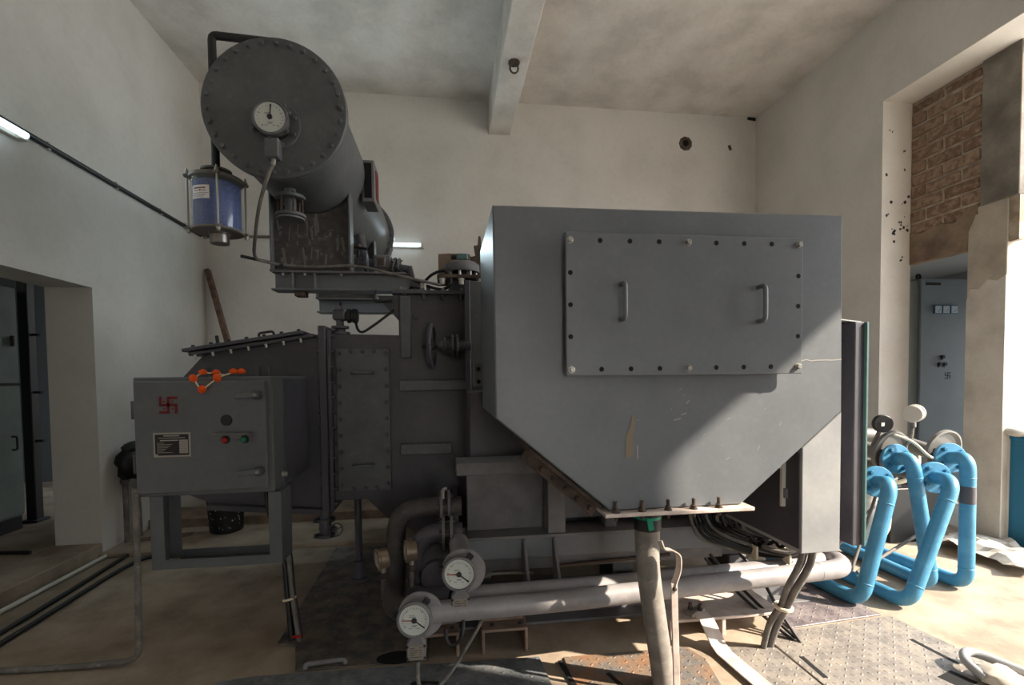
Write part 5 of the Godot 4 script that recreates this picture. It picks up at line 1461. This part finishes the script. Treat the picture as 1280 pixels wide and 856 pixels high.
# ---------------------------------------------------------------- hose, strap, cables on the right
func cables() -> void:
	var t := thing("power_cable", "thick dusty grey armoured power cable hanging from the cable box gland plate", "cable", V(0.845, 0.0, -1.805))
	obj("gland", mb().cyl(V(0.772, 0.70, -1.805), V(0.772, 0.738, -1.805), 0.056, 28), M.dark, t)
	var run := curve([V(0.772, 0.72, -1.805), V(0.772, 0.60, -1.805), V(0.777, 0.47, -1.805), V(0.806, 0.26, -1.805), V(0.830, 0.10, -1.805), V(0.845, -0.02, -1.805)], 7)
	var radii := []
	for i in run.size():
		radii.push_back(0.051 - 0.006 * minf(i / 12.0, 1.0))
	obj("jacket", mb().tube(run, radii, 28), M.hose, t)
	obj("green_tape", mb().tube([V(0.772, 0.733, -1.805), V(0.772, 0.690, -1.805)], 0.0545, 28), M.green_tape, t, "green insulating tape")
	obj("green_tape_tail", mb().bar(V(0.757, 0.70, -1.750), V(0.764, 0.655, -1.748), 0.022, 0.004, V(1, 0, 0)), M.green_tape, t, "loose end of green tape")
	obj("black_tape", mb().tube([V(0.772, 0.690, -1.805), V(0.772, 0.645, -1.805)], 0.0538, 28), M.cable, t, "black insulating tape")

	t = thing("earthing_strip", "tan flat earthing strip with a curled upper end beside the thick power cable", "strip", V(0.85, 0.0, -1.71))
	var p := curve([V(0.790, 0.62, -1.73), V(0.800, 0.592, -1.722), V(0.828, 0.587, -1.72), V(0.856, 0.570, -1.72), V(0.862, 0.54, -1.72), V(0.858, 0.50, -1.72), V(0.842, 0.455, -1.72), V(0.838, 0.43, -1.72)], 4)
	var b := mb()
	for i in p.size() - 1:
		b.bar(p[i], p[i + 1] + (p[i + 1] - p[i]).normalized() * 0.002, 0.030, 0.004, V(0.2, 0, 1), 0.0)
	obj("curled_end", b, M.flange, t)
	obj("strip", mb().bar(V(0.838, 0.46, -1.714), V(0.852, -0.01, -1.714), 0.026, 0.008, V(1, 0, 0)), M.flange, t)
	bolt(t, V(0.839, 0.44, -1.709), V(0, 0, 1), 0.007, 0.008, M.rust)

	# tray of control cables into the terminal box
	t = thing("control_cables", "bundle of looping black control cables below the terminal box", "cables", V(1.45, 0.36, -2.2))
	var rng := RandomNumberGenerator.new()
	rng.seed = 33
	for i in 9:
		var e := i * 0.024
		var y := rng.randf_range(-0.008, 0.008)
		obj("cable", mb().tube(curve([V(1.215 + e * 0.8, 0.60, -2.33), V(1.225 + e * 0.8, 0.50, -2.31 + e * 0.3), V(1.25 + e * 0.9, 0.425 + e * 0.35, -2.27 + e * 0.5), V(1.34 + e, 0.390 + e * 0.32 + y, -2.22 + e * 0.4), V(1.48, 0.372 + e * 0.28 - y, -2.16 + e * 0.3), V(1.62 - e * 0.3, 0.378 + e * 0.2, -2.08 + e * 0.2), V(1.66 - e * 0.4, 0.42 + e * 0.2, -2.05), V(1.50 - e * 0.7, 0.49, -2.06 - e), V(1.47 - e * 0.7, 0.56, -2.06 - e)]), 0.009, 8), M.cable if i % 4 else M.grey_cable, t)
	for i in 5:
		var x := 1.37 + i * 0.045
		obj("cable_loop", mb().tube(curve([V(x - 0.03, 0.56, -2.24 + i * 0.03), V(x, 0.47 - i * 0.01, -2.22 + i * 0.03), V(x + 0.03, 0.445, -2.2 + i * 0.03), V(x + 0.05, 0.50 - i * 0.01, -2.2 + i * 0.03), V(x + 0.045, 0.57, -2.2 + i * 0.03)]), 0.009, 8), M.cable, t)
	obj("gland_block", mb().bx(V(1.17, 0.55, -2.38), V(1.36, 0.64, -2.26), 0.004), M.dusty, t)
	for k in [[1.46, 0.385, -2.17], [1.58, 0.385, -2.10]]:
		obj("cable_tie", mb().box(V(k[0], k[1], k[2]), V(0.012, 0.07, 0.10)), M.thread, t, "pale tie")
	t = thing("hanging_cables", "grey-brown cables tied with a white band dropping from the terminal box to the floor", "cables", V(1.47, 0.0, -1.98))
	obj("cable", mb().tube(curve([V(1.475, 0.56, -1.83), V(1.47, 0.45, -1.85), V(1.44, 0.32, -1.89), V(1.44, 0.22, -1.93), V(1.415, 0.12, -1.97), V(1.40, 0.0, -1.99)]), 0.013, 10), M.grey_cable, t)
	obj("cable", mb().tube(curve([V(1.505, 0.56, -1.82), V(1.51, 0.45, -1.84), V(1.475, 0.32, -1.88), V(1.46, 0.22, -1.92), V(1.455, 0.12, -1.97), V(1.44, 0.0, -2.0)]), 0.015, 10), M.grey_cable, t)
	obj("cable", mb().tube(curve([V(1.485, 0.56, -1.85), V(1.50, 0.45, -1.87), V(1.46, 0.32, -1.91), V(1.45, 0.22, -1.945), V(1.43, 0.12, -1.99), V(1.42, 0.0, -2.01)]), 0.011, 10), M.cable, t)
	obj("cable_tie", mb().ring(V(1.452, 0.215, -1.928), V(0.05, 1, 0.1), 0.030, 0.040, 0.014, 18), M.thread, t, "white band")
	t = thing("floor_leads", "thin black leads slanting under the paired pipes to a slot in the floor plate", "cables", V(1.6, 0.0, -2.15))
	for k in [[1.40, 0.19, -2.30, 1.585, 0.0, -2.02], [1.44, 0.20, -2.32, 1.61, 0.0, -2.02], [1.50, 0.26, -2.16, 1.60, 0.0, -2.0]]:
		obj("lead", mb().tube(curve([V(k[0] - 0.08, k[1] + 0.10, k[2] - 0.05), V(k[0], k[1], k[2]), V((k[0] + k[3]) * 0.5, k[1] * 0.45, (k[2] + k[5]) * 0.5), V(k[3], k[4], k[5])]), 0.008, 8), M.cable, t)

# ---------------------------------------------------------------- floor plates
func plates() -> void:
	var y := 0.008
	var items := [
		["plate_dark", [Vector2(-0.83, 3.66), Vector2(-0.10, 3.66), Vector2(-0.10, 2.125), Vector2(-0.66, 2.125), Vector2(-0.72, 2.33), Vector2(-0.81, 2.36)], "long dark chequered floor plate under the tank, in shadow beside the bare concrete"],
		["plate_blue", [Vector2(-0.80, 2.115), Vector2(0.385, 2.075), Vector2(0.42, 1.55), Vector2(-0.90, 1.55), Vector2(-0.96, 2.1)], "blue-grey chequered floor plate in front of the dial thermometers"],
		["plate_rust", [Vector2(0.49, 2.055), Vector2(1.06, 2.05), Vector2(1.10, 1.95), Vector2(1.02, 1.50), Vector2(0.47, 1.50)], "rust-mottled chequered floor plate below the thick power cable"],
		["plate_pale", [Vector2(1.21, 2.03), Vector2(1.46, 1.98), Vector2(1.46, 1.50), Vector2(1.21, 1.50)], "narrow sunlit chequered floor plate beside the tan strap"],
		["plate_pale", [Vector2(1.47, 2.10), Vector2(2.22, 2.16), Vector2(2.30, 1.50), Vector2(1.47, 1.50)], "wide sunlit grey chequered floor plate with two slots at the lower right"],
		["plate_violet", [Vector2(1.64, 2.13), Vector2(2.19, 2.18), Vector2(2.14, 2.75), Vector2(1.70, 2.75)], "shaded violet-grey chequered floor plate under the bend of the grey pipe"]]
	for it in items:
		var b := mb()
		b.xf = Transform3D(Basis(Vector3.RIGHT, -PI / 2), Vector3.ZERO)
		b.prism(it[1].map(func(p): return Vector2(p.x, p.y)), 0.0, y, 0.0015)
		var c := Vector2.ZERO
		for p in it[1]:
			c += p / it[1].size()
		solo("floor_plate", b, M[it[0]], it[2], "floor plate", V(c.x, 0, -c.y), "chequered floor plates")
	# lifting slots cut in the plates, worn holes, a loop handle
	for k in [[2.125, -1.85, 0.10, 0.09, "dark lifting slot near the right edge of the wide sunlit floor plate"], [1.515, -1.825, 0.075, -0.06, "dark lifting slot at the left edge of the wide sunlit floor plate"], [0.66, -1.86, 0.055, 0.30, "dark lifting slot left of the thick power cable"], [0.478, -1.93, 0.10, 0.12, "thin dark slot along the left edge of the rust-mottled floor plate"]]:
		solo("plate_slot", mb().box(V(k[0], 0.0085, k[1]), V(0.020, 0.0015, k[2] * 2.0), Basis(Vector3.UP, k[3]), 0.0), M.hole, k[4], "slot", V(k[0], 0.008, k[1]))
	for k in [[-0.40, -3.52, 0.12, "round dark cut-out in the shadowed floor plate nearer the tank foot"], [-0.22, -3.60, 0.11, "round dark cut-out in the shadowed floor plate beside the first one"], [-0.24, -2.16, 0.09, "dark cable cut-out at the front edge of the shadowed floor plate"]]:
		var b := mb()
		b.xf = Transform3D(Basis.from_scale(V(1, 1, 0.55)), V(k[0], 0, k[1]))
		b.cyl(V(0, 0.0075, 0), V(0, 0.0092, 0), k[2], 28, 0.0)
		solo("plate_cutout", b, M.hole, k[3], "cut-out", V(k[0], 0.008, k[1]))
	solo("lifting_loop", mb().tube(bent([V(-0.62, 0.01, -2.13), V(-0.62, 0.028, -2.135), V(-0.46, 0.028, -2.15), V(-0.46, 0.01, -2.145)], 0.02), 0.011, 10), M.dusty, "loop handle on the front edge of the shadowed floor plate", "handle", V(-0.54, 0.008, -2.14))
	var t := thing("tank_post", "thin dark steel post under the tank on the shadowed floor plate", "post", V(-0.555, 0.008, -2.98))
	obj("post", mb().cyl(V(-0.555, 0.02, -3.05), V(-0.555, 0.56, -3.05), 0.022, 12), M.tank, t)
	obj("foot", mb().lathe(V(-0.555, 0.008, -3.05), V(0, 1, 0), [Vector2(0, 0), Vector2(0.05, 0), Vector2(0.05, 0.012), Vector2(0.035, 0.018), Vector2(0.035, 0.12), Vector2(0, 0.12)], 16), M.tank, t)

	# coiled cable end in the corner
	t = thing("cable_coil", "dusty loop of thick cable beside a dark plate opening in the lower right corner", "cable", V(2.2, 0.0, -1.62))
	obj("loop", mb().tube(curve([V(2.10, 0.03, -1.62), V(2.11, 0.05, -1.70), V(2.16, 0.06, -1.745), V(2.22, 0.05, -1.73), V(2.30, 0.03, -1.62), V(2.36, 0.02, -1.5)]), 0.018, 12), M.pale_paint, t)
	obj("rag", mb().ball(V(2.17, 0.03, -1.62), V(0.08, 0.035, 0.07), 14, 0.18, 6), M.sack, t, "crumpled dusty rag")
	solo("plate_slot", mb().box(V(2.02, 0.0085, -1.66), V(0.10, 0.0015, 0.09), Basis(Vector3.UP, 0.3), 0.0), M.hole, "dark opening in the floor plate beside the dusty cable loop", "slot", V(2.02, 0.008, -1.66))

# ---------------------------------------------------------------- blue water pipes
func blue_pipe(pts: Array, fl: Vector3, n: Vector3, label: String, band := false) -> void:
	var t := thing("water_pipe", label, "pipe", pts[pts.size() - 2], "blue water pipes")
	var path := [fl]
	path.append_array(pts)
	obj("pipe", mb().tube(bent(path, 0.085, 8), 0.037, 24), M.blue, t)
	var w := n.normalized()
	var f := obj("flange", mb().lathe(fl - w * 0.012, w, [Vector2(0, 0), Vector2(0.084, 0), Vector2(0.087, 0.003), Vector2(0.087, 0.016), Vector2(0.084, 0.019), Vector2(0.03, 0.021)], 32), M.blue, t)
	bolt_ring(f, fl + w * 0.006, w, 0.062, 4, 0.011, 0.018, M.blue_gate, 0.6)
	# weld rings where the elbows join
	for i in [0, 1]:
		var a: Vector3 = pts[i]
		var b: Vector3 = pts[i + 1]
		var d := (b - a).normalized()
		var at := a + d * 0.11 if i == 0 else (a - d * -0.0)
		if i == 0:
			obj("weld_ring", mb().ring(at, d, 0.03, 0.0388, 0.008, 24), M.blue, t)
			obj("weld_ring", mb().ring(b - d * 0.10, d, 0.03, 0.0388, 0.008, 24), M.blue, t)
	if band:
		var d: Vector3 = (pts[1] - pts[0]).normalized()
		var s: Vector3 = pts[0] + d * 0.16
		obj("bare_band", mb().cyl(s, s + d * 0.10, 0.0382, 24), M.tank, t, "unpainted dark band")
	else:
		obj("flange_stub", mb().cyl(fl - w * 0.02, fl, 0.04, 20), M.blue, t)

func water_pipes() -> void:
	blue_pipe([V(2.35, 0.655, -2.29), V(2.150, 0.040, -2.26), V(2.09, 0.040, -2.9)], V(2.385, 0.635, -2.41), V(-0.25, 0.15, 0.95), "blue water pipe nearest the grey side box, leaning left to the floor")
	blue_pipe([V(2.590, 0.765, -2.40), V(2.70, 0.040, -2.37), V(2.72, 0.040, -3.0)], V(2.605, 0.740, -2.51), V(-0.12, 0.1, 0.98), "blue water pipe with the highest left flange, leaning right behind the front pipe")
	blue_pipe([V(2.675, 0.665, -2.24), V(2.375, 0.040, -2.20), V(2.33, 0.040, -2.9)], V(2.705, 0.655, -2.37), V(-0.25, 0.08, 0.96), "blue water pipe in front of the others, leaning left to the floor")
	blue_pipe([V(2.895, 0.765, -2.35), V(2.90, 0.040, -2.35), V(2.86, 0.040, -3.0)], V(2.935, 0.740, -2.48), V(-0.25, 0.12, 0.95), "upright blue water pipe with a dark unpainted band, furthest right", true)

	# grey headers feeding them
	var heads := [
		[[V(1.70, 0.60, -2.70), V(2.33, 0.605, -2.62), V(2.390, 0.632, -2.430)], 0.040, "lowest grey header pipe behind the leaning blue pipe nearest the side box"],
		[[V(1.70, 0.80, -2.78), V(2.58, 0.785, -2.74), V(2.607, 0.738, -2.530)], 0.045, "upper left grey header pipe with a wide dished flange"],
		[[V(1.75, 0.70, -2.88), V(2.66, 0.665, -2.80), V(2.708, 0.654, -2.390)], 0.040, "lower right grey header pipe behind the front blue pipe"],
		[[V(1.85, 0.90, -2.95), V(2.91, 0.82, -2.90), V(2.938, 0.738, -2.500)], 0.045, "upper right grey header pipe with a wide dished flange"]]
	for i in 4:
		var h: Array = heads[i]
		var p: Array = h[0]
		var t := thing("header_pipe", h[2], "pipe", p[1], "grey header pipes")
		var d: Vector3 = (p[2] - p[1]).normalized()
		obj("pipe", mb().tube(bent(p, 0.10), h[1], 20), M.header, t)
		var f := obj("flange", mb().lathe(p[2] - d * 0.024, d, [Vector2(0, 0), Vector2(0.078, 0), Vector2(0.080, 0.003), Vector2(0.080, 0.016), Vector2(0, 0.019)], 32), M.header, t)
		bolt_ring(f, p[2] - d * 0.024, -d, 0.064, 4, 0.012, 0.02, M.dark, 0.6)
		if i % 2 == 1:
			# arched valve disc standing over the flange
			var c: Vector3 = p[2] - d * 0.075 + V(0.03, 0.025, 0)
			obj("butterfly_valve", mb().lathe(c, d, [Vector2(0.04, 0.0), Vector2(0.10, 0.004), Vector2(0.128, 0.014), Vector2(0.128, 0.034), Vector2(0.118, 0.036), Vector2(0.10, 0.022), Vector2(0.04, 0.022)], 36), M.header, t)

	var t := thing("header_gauge", "black gauge with a white square mark facing the room on a grey header pipe", "gauge", V(2.55, 0.80, -2.6))
	obj("case", mb().lathe(V(2.55, 0.945, -2.56), V(-0.35, 0, 1), [Vector2(0, 0), Vector2(0.048, 0), Vector2(0.052, 0.005), Vector2(0.052, 0.03), Vector2(0.048, 0.034), Vector2(0, 0.034)], 32), M.black, t)
	obj("white_mark", mb().box(V(2.528, 0.943, -2.524), V(0.020, 0.020, 0.003), Basis(), 0.0), M.white_metal, t, "white square mark")
	obj("stem", mb().cyl(V(2.552, 0.90, -2.57), V(2.553, 0.80, -2.62), 0.011, 10), M.header, t)
	t = thing("header_gauge", "white cased gauge on a bent stem above the grey header pipes", "gauge", V(2.66, 0.83, -2.5))
	obj("case", mb().lathe(V(2.665, 1.005, -2.47), V(0.8, 0.05, -0.5), [Vector2(0, 0), Vector2(0.044, 0), Vector2(0.050, 0.006), Vector2(0.050, 0.020), Vector2(0.044, 0.024), Vector2(0.044, 0.050), Vector2(0.051, 0.053), Vector2(0.051, 0.064), Vector2(0.04, 0.070), Vector2(0, 0.070)], 32), M.white_metal, t)
	obj("nut", mb().cyl(V(2.690, 0.955, -2.49), V(2.690, 0.925, -2.49), 0.016, 8), M.grey_cable, t)
	obj("stem", mb().tube(bent([V(2.690, 0.965, -2.49), V(2.692, 0.86, -2.50), V(2.70, 0.79, -2.56)], 0.03), 0.010, 10), M.grey_cable, t)
	solo("vent_lever", mb().tube(curve([V(2.585, 0.885, -2.51), V(2.665, 0.845, -2.47), V(2.72, 0.775, -2.43), V(2.745, 0.755, -2.42)]), 0.008, 8), M.thread, "thin bent lever between the grey header flanges and the blue flanges", "lever", V(2.66, 0.76, -2.45))

	# clutter behind the pipes
	t = thing("dusty_sack", "lumpy dusty sack on the floor behind the leaning blue pipes", "sack", V(2.98, 0.0, -3.10))
	obj("bag", mb().ball(V(2.98, 0.24, -3.10), V(0.14, 0.26, 0.14), 20, 0.10, 14), M.sack, t)
	t = thing("wire_crate", "low black crate full of tangled wire behind the blue pipes", "crate", V(3.15, 0.0, -3.2))
	obj("crate", mb().bx(V(3.18, 0.0, -3.50), V(3.60, 0.40, -3.10), 0.006), M.black, t)
	var rng := RandomNumberGenerator.new()
	rng.seed = 41
	for i in 7:
		var pts := []
		var c := V(rng.randf_range(3.27, 3.50), 0.40, rng.randf_range(-3.40, -3.20))
		for k in 9:
			var a := TAU * k / 6.0
			pts.push_back(c + V(cos(a) * (0.07 + 0.02 * sin(k * 2.0)), 0.02 + 0.03 * absf(sin(a * 0.7 + i)), sin(a) * 0.05))
		obj("wire", mb().tube(curve(pts, 4), 0.007, 6), M.cable if i % 3 else M.grey_cable, t)
	solo("grey_pipe_end", mb().tube([V(1.9, 0.45, -2.85), V(2.32, 0.41, -2.72)], 0.045, 18), M.pale_paint, "pale grey pipe end poking out behind the side box", "pipe", V(2.1, 0.40, -2.8))
	var rods := [[V(1.80, 0.10, -2.30), V(2.60, 0.42, -2.65), "thin brown rod rising to the right behind the nearest blue pipe"], [V(2.20, 0.16, -2.34), V(2.72, 0.30, -2.47), "thin grey rod crossing from the nearest blue pipe to the front one"], [V(2.24, 0.14, -2.42), V(2.62, 0.60, -2.62), "thin brown rod slanting up between the left blue pipes"], [V(1.95, 0.55, -2.60), V(2.75, 0.55, -2.62), "level thin grey rod behind the blue pipes"]]
	for r in rods:
		solo("brace_rod", mb().tube([r[0], r[1]], 0.009, 8), M.grey_cable, r[2], "rod", r[0], "brace rods among the blue pipes")
	solo("pale_hose", mb().tube(curve([V(2.72, 0.56, -2.66), V(2.82, 0.57, -2.66), V(2.93, 0.64, -2.68), V(2.98, 0.74, -2.72)]), 0.014, 8), M.thread, "pale hose curving up behind the front blue pipe", "hose", V(2.8, 0.55, -2.66))
	solo("orange_peel", mb().ball(V(1.98, 0.02, -2.5), V(0.05, 0.015, 0.02), 8, 0.25, 2), M.patch, "scrap of yellowish rag on the floor beside the pipe bend", "rag", V(1.98, 0.008, -2.5))

func _ready() -> void:
	view_and_light()
	materials()
	room()
	tank()
	base_frame()
	cable_box()
	conservator()
	control_box()
	cooling_pipes()
	water_pipes()
	valves()
	cables()
	plates()
	wall_services()
